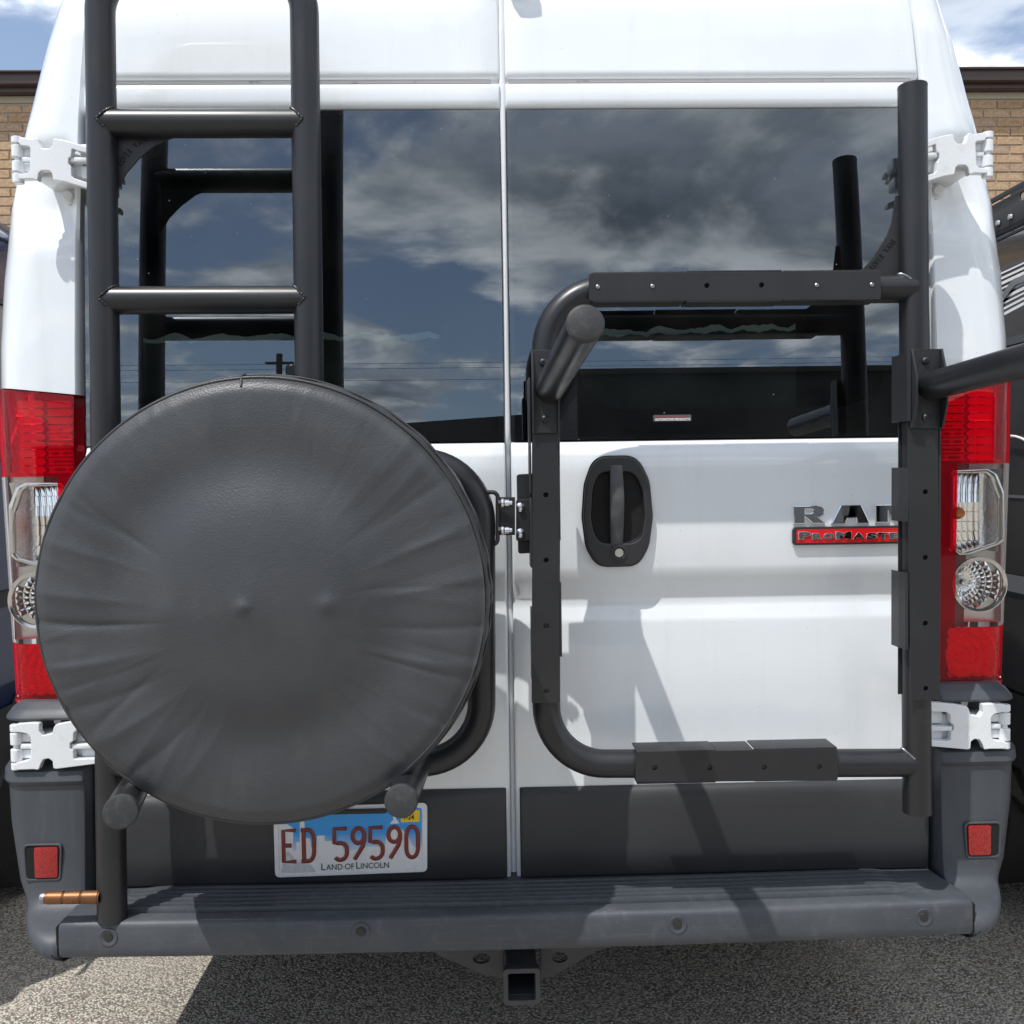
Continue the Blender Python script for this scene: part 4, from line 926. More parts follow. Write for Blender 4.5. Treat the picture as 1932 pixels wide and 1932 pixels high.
# standoffs to the door skin
for (u, v_) in ((212, 1640), (196, 480)):
    pass
tube('standoff', [(-0.7536, -0.1550, 0.9952), (-0.8293, 0.0300, 0.9544)], 0.018, STEEL, LD, 16)

# ------------------------------------------------------------------ spare wheel in its vinyl cover
wc = (-0.4102, -0.4000, 1.1816)
SW = thing('spare_wheel', 'large round spare wheel in a wrinkled black vinyl cover', 'spare wheel', (wc[0], -0.28, wc[2] - 0.372))
RW = 0.3625
rnd = random.Random(11)
folds = []
for k in range(96):
    a = 2 * math.pi * (k + rnd.uniform(-0.45, 0.45)) / 96
    # the vinyl is pulled tight at the top and slacker at the sides and below
    down = 0.5 - 0.5 * math.sin(a); side = abs(math.cos(a))
    amp = (0.20 + 0.18 * down + 0.85 * side * (1.0 if math.cos(a) < 0 else 0.7)) * rnd.uniform(0.15, 1.0) ** 1.5
    folds.append((a, rnd.uniform(0.014, 0.034), amp * rnd.choice((1, 1, -1)), rnd.uniform(-0.22, 0.22), rnd.uniform(0.30, 0.72)))
def face_y(r, a):
    """how far the cover stands out towards the viewer at radius r (0..1)"""
    x, z = r * math.cos(a), r * math.sin(a)
    h = 0.050 * (1 - math.sqrt((x + 0.05) ** 2 + z * z + 0.012)) if r < 1 else 0
    h -= 0.012 * math.exp(-((r - 0.62) / 0.16) ** 2)
    h -= 0.006 * smoothstep(0.92, 1.0, r) ** 2
    for bx, bz, hh, w in ((-0.05, 0.0, 0.0045, 0.030), (0.31, 0.0, 0.0045, 0.040), (-0.40, -0.02, 0.002, 0.055)):
        d = math.hypot(x - bx, z - bz); h += hh * math.exp(-(d / w) ** 2) + 0.5 * hh * math.exp(-(d / (w * 3)) ** 2)
    w = 0
    for fa, sg, am, tw, r0 in folds:
        da = (a - fa - tw * (1 - r) + math.pi) % (2 * math.pi) - math.pi
        ss = sg * (1.3 - 0.4 * r)
        if abs(da) < 4 * ss: w += am * math.exp(-(abs(da) / ss) ** 1.25) * smoothstep(r0, r0 + 0.35, r) * (1 - 0.5 * smoothstep(0.92, 1.0, r))
    h += 0.0022 * w
    # long slack pleats low on the left and right
    for fa, sg, am, bow in ((R(196), 0.07, 1.0, 0.25), (R(208), 0.06, -0.9, 0.3), (R(219), 0.07, 1.0, 0.3), (R(231), 0.06, -0.8, 0.35), (R(243), 0.08, 0.8, 0.35), (R(184), 0.05, -0.7, 0.2), (R(176), 0.06, 0.8, 0.1), (R(163), 0.05, 0.7, 0.0), (R(152), 0.06, -0.6, 0.0), (R(-18), 0.06, 0.9, -0.25), (R(-7), 0.05, -0.8, -0.2), (R(6), 0.07, 0.9, -0.15), (R(20), 0.06, 0.8, -0.1), (R(33), 0.07, -0.7, 0.0), (R(47), 0.08, 0.7, 0.0), (R(-34), 0.08, -0.6, -0.3), (R(-50), 0.08, 0.6, -0.3)):
        da = (a - fa - bow * (1 - r) + math.pi) % (2 * math.pi) - math.pi
        if abs(da) < 0.35: h += 0.0034 * am * math.exp(-(abs(da) / (sg * 0.62)) ** 1.35) * smoothstep(0.40, 0.84, r)
    return h
NA, NR = 540, 70
rows = []
for i in range(NR + 1):
    r = (i / NR) ** 0.9
    rows.append([(wc[0] + RW * r * math.cos(2 * math.pi * k / NA), -0.385 - face_y(r, 2 * math.pi * k / NA), wc[2] + RW * r * math.sin(2 * math.pi * k / NA)) for k in range(NA)])
v, f = grid(rows, True)
CV = obj('cover_face', pymesh(v, f), VINYL, SW, 180)
# grain on the vinyl
nt = VINYL.node_tree; b_ = nt.nodes['Principled BSDF']; tcv = nt.nodes.new('ShaderNodeTexCoord')
vo = N(nt, 'ShaderNodeTexVoronoi', i_Scale=300.0); nz = N(nt, 'ShaderNodeTexNoise', i_Scale=420.0, i_Detail=3.0)
nt.links.new(tcv.outputs['Object'], vo.inputs['Vector']); nt.links.new(tcv.outputs['Object'], nz.inputs['Vector'])
bp = N(nt, 'ShaderNodeBump', i_Strength=0.35, i_Distance=0.0008); nt.links.new(math_node(nt, 'ADD', vo.outputs['Distance'], nz.outputs[0]), bp.inputs['Height']); nt.links.new(bp.outputs[0], b_.inputs['Normal'])
rows = []
for rr, y in ((RW - 0.001, -0.3765), (RW + 0.005, -0.370), (RW + 0.010, -0.345), (RW + 0.012, -0.30), (RW + 0.010, -0.24), (RW + 0.004, -0.205), (RW - 0.02, -0.19), (RW - 0.06, -0.185)):
    rows.append([(wc[0] + (rr + 0.0012 * math.sin(k * 0.9 + 2 * math.sin(k * .13))) * math.cos(2 * math.pi * k / 240), y, wc[2] + (rr + 0.0012 * math.sin(k * 0.7)) * math.sin(2 * math.pi * k / 240)) for k in range(240)])
v, f = grid(rows, True); obj('cover_band', pymesh(v, f), VINYL, SW, 60)
pts = [(wc[0] + (RW + 0.0025) * math.cos(2 * math.pi * k / 180), -0.3745 + 0.0006 * math.sin(k * .7), wc[2] + (RW + 0.0025) * math.sin(2 * math.pi * k / 180)) for k in range(181)]
obj('cover_piping', tube_me(pts, 0.0033, 10, False), PIPING, SW, 60)
pts = [(wc[0] + (RW + 0.0095) * math.cos(2 * math.pi * k / 180), -0.352 + 0.0006 * math.sin(k * 1.7), wc[2] + (RW + 0.0095) * math.sin(2 * math.pi * k / 180)) for k in range(181)]
obj('cover_stitching', tube_me(pts, 0.0016, 8, False), PIPING, SW, 60)
sa = R(94)
obj('cover_seam', tube_me([(wc[0] + (RW + d) * math.cos(sa), y, wc[2] + (RW + d) * math.sin(sa)) for d, y in ((-0.012, -0.384), (-0.002, -0.380), (0.006, -0.374), (0.0112, -0.350), (0.0130, -0.30), (0.011, -0.24))], 0.0022, 8), PIPING, SW, 60)
lathe('tyre', [(0.20, -0.10), (0.30, -0.105), (0.345, -0.09), (0.352, -0.05), (0.352, 0.05), (0.345, 0.09), (0.30, 0.105), (0.20, 0.10)], (wc[0], -0.28, wc[2]), (0, 1, 0), TYRE, SW, 64)

# ------------------------------------------------------------------ rack frame (right door)
RK = thing('rack_frame', 'black tubular rack frame with drilled channels and two arms on the right door', 'rack', (0.7717, -0.1550, 0.7246))
PT, PB = (0.7715, -0.1300, 2.1071), (0.7722, -0.1550, 0.7267)
tube('post', [PT, PB], TR, STEEL, RK, 36, True)
lathe('post_rim', [(TR - 0.004, 0.0), (TR, 0.0), (TR + 0.0003, 0.004)], PT, Vector(PB) - Vector(PT), STEEL, RK, 36)
fr = bend([(0.7689, -0.1385, 1.7254), (0.0730, -0.1385, 1.7277), (0.0625, -0.1500, 0.8350), (0.7716, -0.1525, 0.8224)], 0.112, 14)
tube('frame_tube', fr, TR, STEEL, RK, 32)
for cpt in ((0.7689, -0.1385, 1.7254), (0.7716, -0.1525, 0.8224)): weld('weld_bead', cpt, 0, TR, RK, -1, BOLTM, -60, 15)
def holes_at(l, r=0.0048): return [circ(a, b, r, 18) for a, b in l]
def bolts(l, y, parent, m=BOLTM, r=0.0044, h=0.003):
    for a, b in l: lathe('bolt', [(0.0, -h), (r * .55, -h), (r * .9, -h * .6), (r, 0.0), (r, 0.006)], (a, y, b), (0, 1, 0), m, parent, 18)
# top channel
yf = -0.1720
t_h = [(0.1672, 1.7279), (0.2682, 1.7280), (0.3694, 1.7281), (0.4710, 1.7281), (0.5738, 1.7272), (0.6770, 1.7273)]
ch = plate('channel', rounded([(0.1509, 1.7532), (0.6938, 1.7525), (0.6939, 1.6998), (0.1503, 1.7019)], [0.006, 0.004, 0.004, 0.006]), yf, 0.003, SHEET, RK, 0.0007, holes_at(t_h))
bolts([t_h[0], t_h[1], t_h[4], t_h[5]], yf + 0.001, ch)
for i, (a, b) in enumerate(t_h): lathe('hole_back', [(0.0055, 0), (0, 0.0001)], (a, yf + 0.006, b), (0, -1, 0), HOLE, ch, 12)
zt_, zb_ = 1.7533, 1.7009
for k, (u0, u1) in enumerate(((1118, 1292), (1295, 1475), (1478, 1660))):
    for z_, dz in ((zt_, 1), (zb_, -1)):
        e = 0.0012 if k == 1 else 0.0
        x0, x1 = [(0.1577, 1.7561), (0.3283, 1.7546), (0.3313, 1.7546), (0.5086, 1.7531), (0.5116, 1.7531), (0.6918, 1.7515)][2 * k][0], [(0.1577, 1.7561), (0.3283, 1.7546), (0.3313, 1.7546), (0.5086, 1.7531), (0.5116, 1.7531), (0.6918, 1.7515)][2 * k + 1][0]
        box('flange_tab', x0, x1, yf + 0.0005, -0.118, z_ - 0.0015 + dz * e, z_ + 0.0015 + dz * e, SHEET, ch, 0.0006)
# left channel
yl = -0.1780
l_h = [(0.0662, 1.3458), (0.0652, 1.2250), (0.0637, 1.1025), (0.0626, 0.9805)]
ch = plate('channel', rounded([(0.0434, 1.4770), (0.0904, 1.4764), (0.0881, 0.9580), (0.0346, 0.9581)], 0.004), yl, 0.003, SHEET, RK, 0.0007, holes_at(l_h))
for a, b in l_h: lathe('hole_back', [(0.0055, 0), (0, 0.0001)], (a, yl + 0.006, b), (0, -1, 0), HOLE, ch, 12)
xl_, xr_ = 0.0391, 0.0902
for (v0, v1) in zip([(0.0696, 1.6126), (0.0668, 1.3908), (0.0642, 1.1826)], [(0.0669, 1.3986), (0.0652, 1.2614), (0.0624, 1.0441)]):
    box('flange_tab', xr_ - 0.001, xr_ + 0.0026, yl + 0.0008, -0.122, v1[1], v0[1], SHEET, ch, 0.0006)
    box('flange_tab', xl_ - 0.0026, xl_ + 0.001, yl + 0.0008, -0.122, v1[1] - .05, v0[1] - .05, SHEET, ch, 0.0006)
# bottom channel
yb2 = -0.1815
b_h = [(0.2640, 0.8324), (0.3667, 0.8307), (0.4697, 0.8289), (0.5739, 0.8276)]
ch = plate('channel', rounded([(0.2275, 0.8642), (0.6091, 0.8611), (0.6091, 0.8007), (0.2270, 0.8061)], 0.005), yb2, 0.003, SHEET, RK, 0.0007, holes_at(b_h))
for a, b in b_h: lathe('hole_back', [(0.0055, 0), (0, 0.0001)], (a, yb2 + 0.006, b), (0, -1, 0), HOLE, ch, 12)
zt_, zb_ = 0.8627, 0.8034
for k, pr in enumerate(([(0.2297, 0.8667), (0.3782, 0.8636)], [(0.3802, 0.8635), (0.4502, 0.8620)], [(0.4532, 0.8620), (0.6077, 0.8587)])):
    for z_, dz in ((zt_, 1), (zb_, -1)):
        e = -0.0016 if k == 1 else 0.0
        box('flange_tab', pr[0][0], pr[1][0], yb2 + 0.0008, -0.122, z_ - 0.0015 + dz * e, z_ + 0.0015 + dz * e, SHEET, ch, 0.0006)
# channel beside the post
yr_ = -0.1840
r_h = [(0.7728, 1.3416), (0.7731, 1.2190), (0.7734, 1.0957), (0.7748, 0.9728)]
ch = plate('channel', rounded([(0.7396, 1.4777), (0.7963, 1.4770), (0.8020, 0.9502), (0.7457, 0.9503)], 0.004), yr_, 0.003, SHEET, RK, 0.0007, holes_at(r_h))
for a, b in r_h: lathe('hole_back', [(0.0055, 0), (0, 0.0001)], (a, yr_ + 0.006, b), (0, -1, 0), HOLE, ch, 12)
xl_, xr_ = 0.7411, 0.8001
for (v0, v1) in zip([(0.7295, 1.3876), (0.7299, 1.1913)], [(0.7297, 1.2867), (0.7301, 1.0465)]):
    rows = [[(xl_ + 0.001, yr_ + 0.001, z), (xl_ - 0.002, yr_ + 0.004, z), (0.7358, -0.160, z), (0.7358, -0.128, z)] for z in (v1[1], v0[1])]
    me = pymesh(*grid(rows)); o = obj('flange_tab', me, SHEET, ch); md = o.modifiers.new('thickness', 'SOLIDIFY'); md.thickness = 0.0025
box('flange_tab', xr_ - 0.001, xr_ + 0.0022, yr_ + 0.001, -0.130, 0.9508, 1.4675, SHEET, ch, 0.0006)
box('back_web', xl_, xr_, -0.142, -0.139, 0.9528, 1.5653, SHEET, ch)
# arm brackets: a backing plate between two tapered cheeks
def bracket(corner_pts, bolt_pts, y, cheek_l, cheek_r, dep):
    bk = plate('arm_bracket', corner_pts, y, 0.004, SHEET, RK, 0.0008)
    for ck in (cheek_l, cheek_r):
        (x0, zt), (x1, zm), (x2, zb) = ck
        me = plate_me([(0, zb), (dep * .35, zb), (dep, zm - 0.028), (dep, zm + 0.020), (dep * .2, zt), (0, zt)], 0, 0.004, 0.0008)
        me.transform(Matrix(((0, 1, 0, x0), (-1, 0, 0, y + 0.003), (0, 0, 1, 0), (0, 0, 0, 1))))
        obj('bracket_cheek', me, SHEET, bk, 35)
    bolts(bolt_pts, y + 0.0005, bk, SHEET, 0.0075, 0.005)
    for a, b in bolt_pts: lathe('bolt_socket', [(0.0032, 0), (0, 0.0001)], (a, y - 0.0052, b), (0, -1, 0), HOLE, bk, 6)
    return bk
bk1 = [(0.0419, 1.4601), (0.0887, 1.4595), (0.0905, 1.6114), (0.0439, 1.6119)]
bracket(bk1, [(0.0640, 1.5886), (0.0656, 1.4850)], -0.1850, [(bk1[0][0], bk1[2][1]), (0, 1.5392), (0, bk1[0][1])], [(bk1[1][0], bk1[2][1]), (0, 1.5392), (0, bk1[0][1])], 0.016)
bk2 = [(0.7419, 1.4597), (0.7974, 1.4590), (0.7969, 1.6052), (0.7416, 1.6058)]
bracket(bk2, [(0.7693, 1.5832), (0.7706, 1.4789)], -0.1900, [(bk2[0][0], bk2[2][1]), (0, 1.5306), (0, bk2[0][1])], [(bk2[1][0], bk2[2][1]), (0, 1.5306), (0, bk2[0][1])], 0.026)
rows = [[(bk2[0][0] + 0.001, -0.192, z), (bk2[0][0] - 0.003, -0.186, z), (0.7334, -0.162, z), (0.7334, -0.135, z)] for z in (1.4732, 1.5976)]
o = obj('bracket_wrap', pymesh(*grid(rows)), SHEET, RK); md = o.modifiers.new('thickness', 'SOLIDIFY'); md.thickness = 0.003
for a, b in (((0.0749, -0.1870, 1.5409), (0.0962, -0.6200, 1.5876)), ((0.7803, -0.1900, 1.5373), (0.8007, -0.6200, 1.5558))):
    A = tube('arm', [a, b], TR, STEEL, RK, 36)
    ax = (Vector(b) - Vector(a)).normalized()
    lathe('end_cap', [(TR, -0.006), (TR + 0.0004, 0.0), (TR - 0.0015, 0.003), (TR - 0.004, 0.0042), (0.0, 0.005)], b, ax, CAPM, A, 36)
gr = [(0.7597, 1.7393), (0.7593, 1.9044), (0.7395, 1.9025), (0.7356, 1.8755), (0.7317, 1.8503), (0.7223, 1.8271), (0.7119, 1.8107), (0.6981, 1.7904), (0.6852, 1.7740), (0.6743, 1.7634), (0.6624, 1.7537), (0.6505, 1.7461), (0.6486, 1.7402)]
plate('gusset', gr, -0.131, 0.004, SHEET, RK, 0.0006)
arc_text('ROVER VANS', [(0.6951, 1.7607), (0.7031, 1.7694), (0.7149, 1.7844), (0.7258, 1.7979), (0.7417, 1.8172)], 0.0150, -0.1314, HOLE, RK)
# catch plate with zinc bolts between the doors
cpl = rounded([(0.0143, 1.3848), (0.0516, 1.3863), (0.0496, 1.2341), (0.0152, 1.2326)], [0.006, 0.001, 0.001, 0.006])
K = plate('catch_plate', cpl, -0.118, 0.004, SHEET, RK, 0.0008)
plate('catch_inner', rounded([(0.0125, 1.3367), (0.0406, 1.3373), (0.0396, 1.2588), (0.0114, 1.2583)], 0.004), -0.131, 0.012, SHEET, RK, 0.001)
for (x, z) in [(0.0203, 1.3225), (0.0197, 1.2733)]:
    lathe('zinc_bolt', [(0.0, -0.007), (0.0035, -0.007), (0.0058, -0.006), (0.0066, -0.002), (0.0086, -0.001), (0.0086, 0.001)], (x, -0.132, z), (0, 1, 0), ZINC, RK, 24)
tube('standoff', [(0.7725, -0.1500, 0.9641), (0.8559, 0.0300, 0.9213)], 0.016, STEEL, RK, 16)

# ------------------------------------------------------------------ brick building behind the van
YW = 6.10
BB = thing('brick_building', 'tan brick building with dark brown metal eaves behind the vans', 'building', (0, YW, 0))
ZE = 0.5 * (4.5566 + 4.5244)          # underside of the pale course
MORT = mat('mortar', (0.46, 0.40, 0.31), 0.9, bump=(120, 0.4, 0.003))
box('wall', -12, 12, YW, YW + 0.25, 0, ZE + 0.1, MORT, BB)
BR = [mat('brick_%d' % k, c, 0.85, vary=(45, d, 0.35, 0.65), bump=(90, 0.5, 0.004, 4.0)) for k, (c, d) in enumerate((((0.46, 0.30, 0.17), (0.30, 0.19, 0.105)), ((0.38, 0.25, 0.15), (0.52, 0.36, 0.22)), ((0.50, 0.345, 0.205), (0.36, 0.23, 0.13)), ((0.31, 0.21, 0.14), (0.45, 0.32, 0.21))))]
CH, BL = 0.0765, 0.235
def brick_me(l, h):
    return box_me(-l / 2, l / 2, -0.012, 0.01, -h / 2, h / 2, 0.003, 1)
bm_ = [brick_me(BL - 0.013, CH - 0.013) for _ in BR]
for me, m in zip(bm_, BR): me.materials.append(m)
rb = random.Random(21); n_in = 0
rest = [[] for _ in BR]
k = 0; z = ZE - CH / 2
while z > 0:
    off = (k % 2) * BL / 2
    i = -51
    while i < 51:
        x = i * BL + off; mi = rb.choice((0, 0, 1, 1, 2, 2, 3)); dy = rb.uniform(-0.002, 0.002)
        if ((-5.05 < x < -3.45) or (3.55 < x < 5.2)) and z > ZE - 21.5 * CH and n_in < 300:
            o = bpy.data.objects.new('brick', bm_[mi]); o.location = (x, YW + dy, z); link(o, BB); n_in += 1
        else: rest[mi].append((x, YW + dy, z))
        i += 1
    z -= CH; k += 1
for mi, l in enumerate(rest):
    v, f = [], []; hx_, hz_ = (BL - 0.013) / 2, (CH - 0.013) / 2
    for x, y, z in l:
        q = len(v)
        for sx_, sy_, sz_ in ((-1, 0, -1), (1, 0, -1), (1, 0, 1), (-1, 0, 1), (-1, 1, -1), (1, 1, -1), (1, 1, 1), (-1, 1, 1)): v.append((x + sx_ * hx_, y - 0.012 + sy_ * 0.02, z + sz_ * hz_))
        f += [(q, q + 1, q + 2, q + 3), (q, q + 4, q + 5, q + 1), (q + 1, q + 5, q + 6, q + 2), (q + 2, q + 6, q + 7, q + 3), (q + 3, q + 7, q + 4, q)]
    tag(obj('brickwork', pymesh(v, f), BR[mi], BB), kind='stuff')
EAVE = mat('brown_metal_eave', (0.060, 0.038, 0.034), 0.45, vary=(3, (0.05, 0.032, 0.03), 0.4, 0.7)); FRZ = mat('stone_frieze', (0.38, 0.33, 0.25), 0.85, bump=(60, 0.4, 0.004)); ROOFM = mat('roof_felt', (0.05, 0.045, 0.045), 0.9)
box('frieze_board', -12, 12, YW - 0.02, YW + 0.01, ZE + 0.008, ZE + 0.062, FRZ, BB, 0.004)
box('soffit', -12.2, 12.2, YW - 0.10, YW + 0.1, ZE + 0.064, ZE + 0.105, EAVE, BB, 0.006)
box('fascia', -12.2, 12.2, YW - 0.16, YW + 0.1, ZE + 0.105, ZE + 0.205, EAVE, BB, 0.006)
box('gutter_lip', -12.2, 12.2, YW - 0.185, YW - 0.10, ZE + 0.190, ZE + 0.208, EAVE, BB, 0.006)
box('roof_deck', -12.2, 12.2, YW, YW + 9, ZE + 0.12, ZE + 0.19, ROOFM, BB)

# ------------------------------------------------------------------ neighbouring vehicles
BLKV = mat('black_van_paint', (0.022, 0.020, 0.021), 0.22, coat=1.0, vary=(5, (0.034, 0.031, 0.031), 0.4, 0.7))
NAVY = mat('navy_van_paint', (0.016, 0.026, 0.075), 0.2, coat=1.0)
VGLASS = mat('black_side_glass', (0.006, 0.006, 0.007), 0.02, spec=0.9, coat=1.0)
SEALG = mat('grey_window_seal', (0.12, 0.13, 0.14), 0.45); DECAL = mat('white_decal', (0.78, 0.78, 0.78), 0.4)
PLB2 = mat('dark_cladding', (0.035, 0.036, 0.038), 0.6)
def neighbour(name, label, xn, s, paint, y0, y1, prof, group):
    """side of a parked vehicle; xn = x of its near flank, s = direction away from our van"""
    root = thing(name, label, 'van', (xn + s * 1.0, (y0 + y1) / 2, 0), group)
    rows = []
    for y, t in ((y0 + 0.0, 0.10), (y0 + 0.05, 0.03), (y0 + 0.16, 0.0), (y0 + 0.6, 0), (y0 + 1.0, 0), (y0 + 1.5, 0), (y0 + 2.5, 0), (y1 - 0.9, 0), (y1 - 0.2, 0.06), (y1, 0.2)):
        row = []
        for dx, z in prof: row.append((xn + s * (dx + t), y, z))
        for dx, z in prof[::-1]: row.append((xn + s * (2.0 - dx - t), y, z))
        rows.append(row)
    v, f = grid(rows); n = len(prof) * 2; f += [tuple(range(n)), tuple(range((len(rows) - 1) * n, len(rows) * n))[::-1]]
    obj('body', pymesh(v, f), paint, root, 35)
    for yw in (y0 + 1.05, y1 - 0.9):
        for xw in (xn + s * 0.12, xn + s * 1.88):
            wl = lathe('wheel', [(0.20, -0.10), (0.29, -0.11), (0.345, -0.09), (0.35, 0.0), (0.345, 0.09), (0.29, 0.11), (0.20, 0.10)], (xw, yw, 0.35), (1, 0, 0), TYRE, root, 40)
            lathe('rim', [(0.20, -0.08), (0.18, -0.05), (0.16, 0.06), (0.0, 0.07)], (xw, yw, 0.35), (-s if xw == xn + s * 0.12 else s, 0, 0), BOLTM, wl, 32)
            v, f = grid([[(xw - s * 0.128, yw + r_ * math.cos(a), 0.35 + r_ * math.sin(a)) for a in [math.pi * k / 16 for k in range(17)]] for r_ in (0.36, 0.42)])
            if abs(xw - (xn + s * 0.12)) < .01: obj('wheel_arch', pymesh(v, f), PLB2, root)
    for xa in (xn + s * 0.14, xn + s * 1.86):
        tl = obj('tail_lamp', box_me(xa - 0.05, xa + 0.05, y0 - 0.012, y0 + 0.05, 0.98, 1.42, 0.012, 3), REDP, root, 35)
        obj('lamp_divider', box_me(xa - 0.042, xa + 0.042, y0 - 0.015, y0 - 0.010, 1.12, 1.22, 0.002, 1), LAMPSILVER, tl)
    xm_ = xn + s * 1.0
    plate('rear_window', rounded([(xm_ - 0.66, 1.42), (xm_ + 0.66, 1.42), (xm_ + 0.62, 1.92), (xm_ - 0.62, 1.92)], 0.06, 5), y0 - 0.006, 0.01, VGLASS, root)
    box('rear_bumper', xm_ - 0.88, xm_ + 0.88, y0 - 0.10, y0 + 0.05, 0.42, 0.60, PLB2, root, 0.03)
    box('door_gap', xm_ - 0.004, xm_ + 0.004, y0 - 0.003, y0 + 0.01, 0.62, 1.40, HOLE, root)
    return root
profR = [(0.06, 0.34), (0.015, 0.42), (0.0, 0.60), (-0.012, 0.95), (0.0, 1.30), (0.022, 1.60), (0.045, 1.85), (0.058, 2.00), (0.070, 2.09), (0.095, 2.14), (0.16, 2.175), (0.5, 2.21), (0.95, 2.225)]
XRV = 1.50
RV = neighbour('black_van', 'black van with roof rack and white stripe decal parked on the right', XRV, 1, BLKV, 0.15, 5.6, profR, None)
def flank(x, prof, z): return x + interp(sorted((zz, d) for d, zz in prof), z) * 1.0
def on_flank(pts, s, xn, prof, out): return [(xn + s * (interp([(b, a) for a, b in prof], z) - out), y, z) for y, z in pts]
def flank_patch(name, pts, m, parent, s, xn, prof, out=0.004):
    v = on_flank(pts, s, xn, prof, out); return obj(name, pymesh(v, [tuple(range(len(v)))]), m, parent)
def flank_strip(name, a, b, w, m, parent, s, xn, prof, out=0.004, n=8):
    v, f = [], []
    for k in range(n + 1):
        y, z = a[0] + (b[0] - a[0]) * k / n, a[1] + (b[1] - a[1]) * k / n
        v += on_flank([(y, z - w / 2), (y, z + w / 2)], s, xn, prof, out)
        if k: q = 2 * k; f.append((q - 2, q, q + 1, q - 1))
    return obj(name, pymesh(v, f), m, parent)
# side window with grey seal
win = [(0.62, 1.66), (0.66, 1.60), (2.1, 1.60), (2.12, 1.90), (0.95, 1.93), (0.75, 1.90)]
win = [(0.30, 1.755), (0.95, 1.755), (0.985, 1.775), (0.97, 1.91), (0.90, 1.955), (0.30, 1.955)]
def loop_strip(name, poly, w, m, parent, s, xn, prof, out):
    c = (sum(p[0] for p in poly) / len(poly), sum(p[1] for p in poly) / len(poly)); poly = rounded(poly, 0.05, 4)
    o_ = on_flank(poly, s, xn, prof, out); i_ = on_flank([(p[0] + w * (1 if p[0] < c[0] else -1), p[1] + w * (1 if p[1] < c[1] else -1)) for p in poly], s, xn, prof, out + 0.004)
    n = len(o_); return obj(name, pymesh(o_ + i_, [(k, (k + 1) % n, n + (k + 1) % n, n + k) for k in range(n)]), m, parent)
loop_strip('window_seal', win, 0.022, SEALG, RV, 1, XRV, profR, 0.005)
pin = [(p[0], p[1]) for p in rounded(win, 0.05, 4)]
flank_patch('side_window', pin, VGLASS, RV, 1, XRV, profR, 0.003)
win2 = [(1.35, 1.50), (3.3, 1.50), (3.3, 1.98), (1.35, 1.98)]
flank_patch('side_window', rounded(win2, 0.05, 4), VGLASS, RV, 1, XRV, profR, 0.003)
for k in range(9):
    z = 1.985 - k * 0.014; w = 0.0055 + 0.002 * (k % 3)
    flank_strip('stripe_decal', (0.70, z + 0.012), (1.30 - 0.02 * k, z - 0.010 - 0.004 * k), w, DECAL, RV, 1, XRV, profR, 0.004)
for z, y in ((1.845, 1.06), (1.79, 1.07), (1.735, 1.08)): flank_strip('stripe_decal', (y, z), (y + 0.2, z - 0.01), 0.006, DECAL, RV, 1, XRV, profR, 0.004)
flank_strip('roof_seam', (0.2, 2.105), (5.0, 2.105), 0.010, HOLE, RV, 1, XRV, profR, 0.003)
flank_strip('side_moulding', (0.2, 1.05), (4.4, 1.05), 0.05, SEALG, RV, 1, XRV, profR, 0.008)
flank_strip('side_crease', (0.2, 1.30), (4.4, 1.32), 0.008, SEALG, RV, 1, XRV, profR, 0.004)
flank_strip('sill_cladding', (0.2, 0.62), (5.4, 0.62), 0.22, PLB2, RV, 1, XRV, profR, 0.010)
pts = [(XRV - 0.006, 0.72 + 0.03 * k, 1.46 + 0.012 * k - 0.006 * k * k * .3) for k in range(10)]
tube('white_pinstripe', pts, 0.004, DECAL, RV, 8)
# roof rack: a drilled side rail
rx_ = XRV + 0.075
sl_ = []
for k in range(14):
    a = 0.45 + k * 0.36; sl_.append(rounded([(a, 2.190), (a + 0.10, 2.190), (a + 0.10, 2.213), (a, 2.213)], 0.008, 3)); sl_.append(rounded([(a + 0.15, 2.222), (a + 0.30, 2.222), (a + 0.30, 2.229), (a + 0.15, 2.229)], 0.002, 2))
me = plate_me([(0.25, 2.13), (5.2, 2.13), (5.2, 2.245), (0.25, 2.245)], 0, 0.006, 0.001, sl_)
me.transform(Matrix(((0, 1, 0, rx_), (1, 0, 0, 0), (0, 0, 1, 0), (0, 0, 0, 1))))
RR = obj('roof_rail', me, PLB2, RV, 35)
for k in range(7): tube('cross_bar', [(rx_, 0.6 + k * 0.7, 2.225), (rx_ + 1.85, 0.6 + k * 0.7, 2.225)], 0.015, PLB2, RV, 12)
for y in (0.95, 1.02, 2.5, 4.0): lathe('rail_bolt', [(0.0, -0.008), (0.008, -0.006), (0.010, 0.0)], (rx_ - 0.004, y, 2.155), (1, 0, 0), ZINC, RV, 12)

profL = [(0.06, 0.32), (0.015, 0.42), (0.0, 0.62), (-0.012, 0.95), (0.0, 1.25), (0.03, 1.55), (0.065, 1.85), (0.10, 2.10), (0.14, 2.24), (0.20, 2.32), (0.34, 2.375), (0.6, 2.40), (0.95, 2.41)]
XLV = -1.58
LV = neighbour('navy_van', 'dark navy van parked on the left, mostly hidden by the white van', XLV, -1, NAVY, 0.30, 5.4, profL, None)
flank_patch('side_window', rounded([(0.55, 1.45), (2.6, 1.45), (2.6, 2.0), (0.62, 2.0)], 0.05, 4), VGLASS, LV, -1, XLV, profL, 0.004)
loop_strip('window_seal', [(0.55, 1.45), (2.6, 1.45), (2.6, 2.0), (0.62, 2.0)], 0.02, PLB2, LV, -1, XLV, profL, 0.006)
flank_strip('roof_seam', (0.32, 2.23), (5.0, 2.23), 0.008, HOLE, LV, -1, XLV, profL, 0.003)
flank_strip('side_moulding', (0.32, 1.02), (5.0, 1.02), 0.05, PLB2, LV, -1, XLV, profL, 0.008)
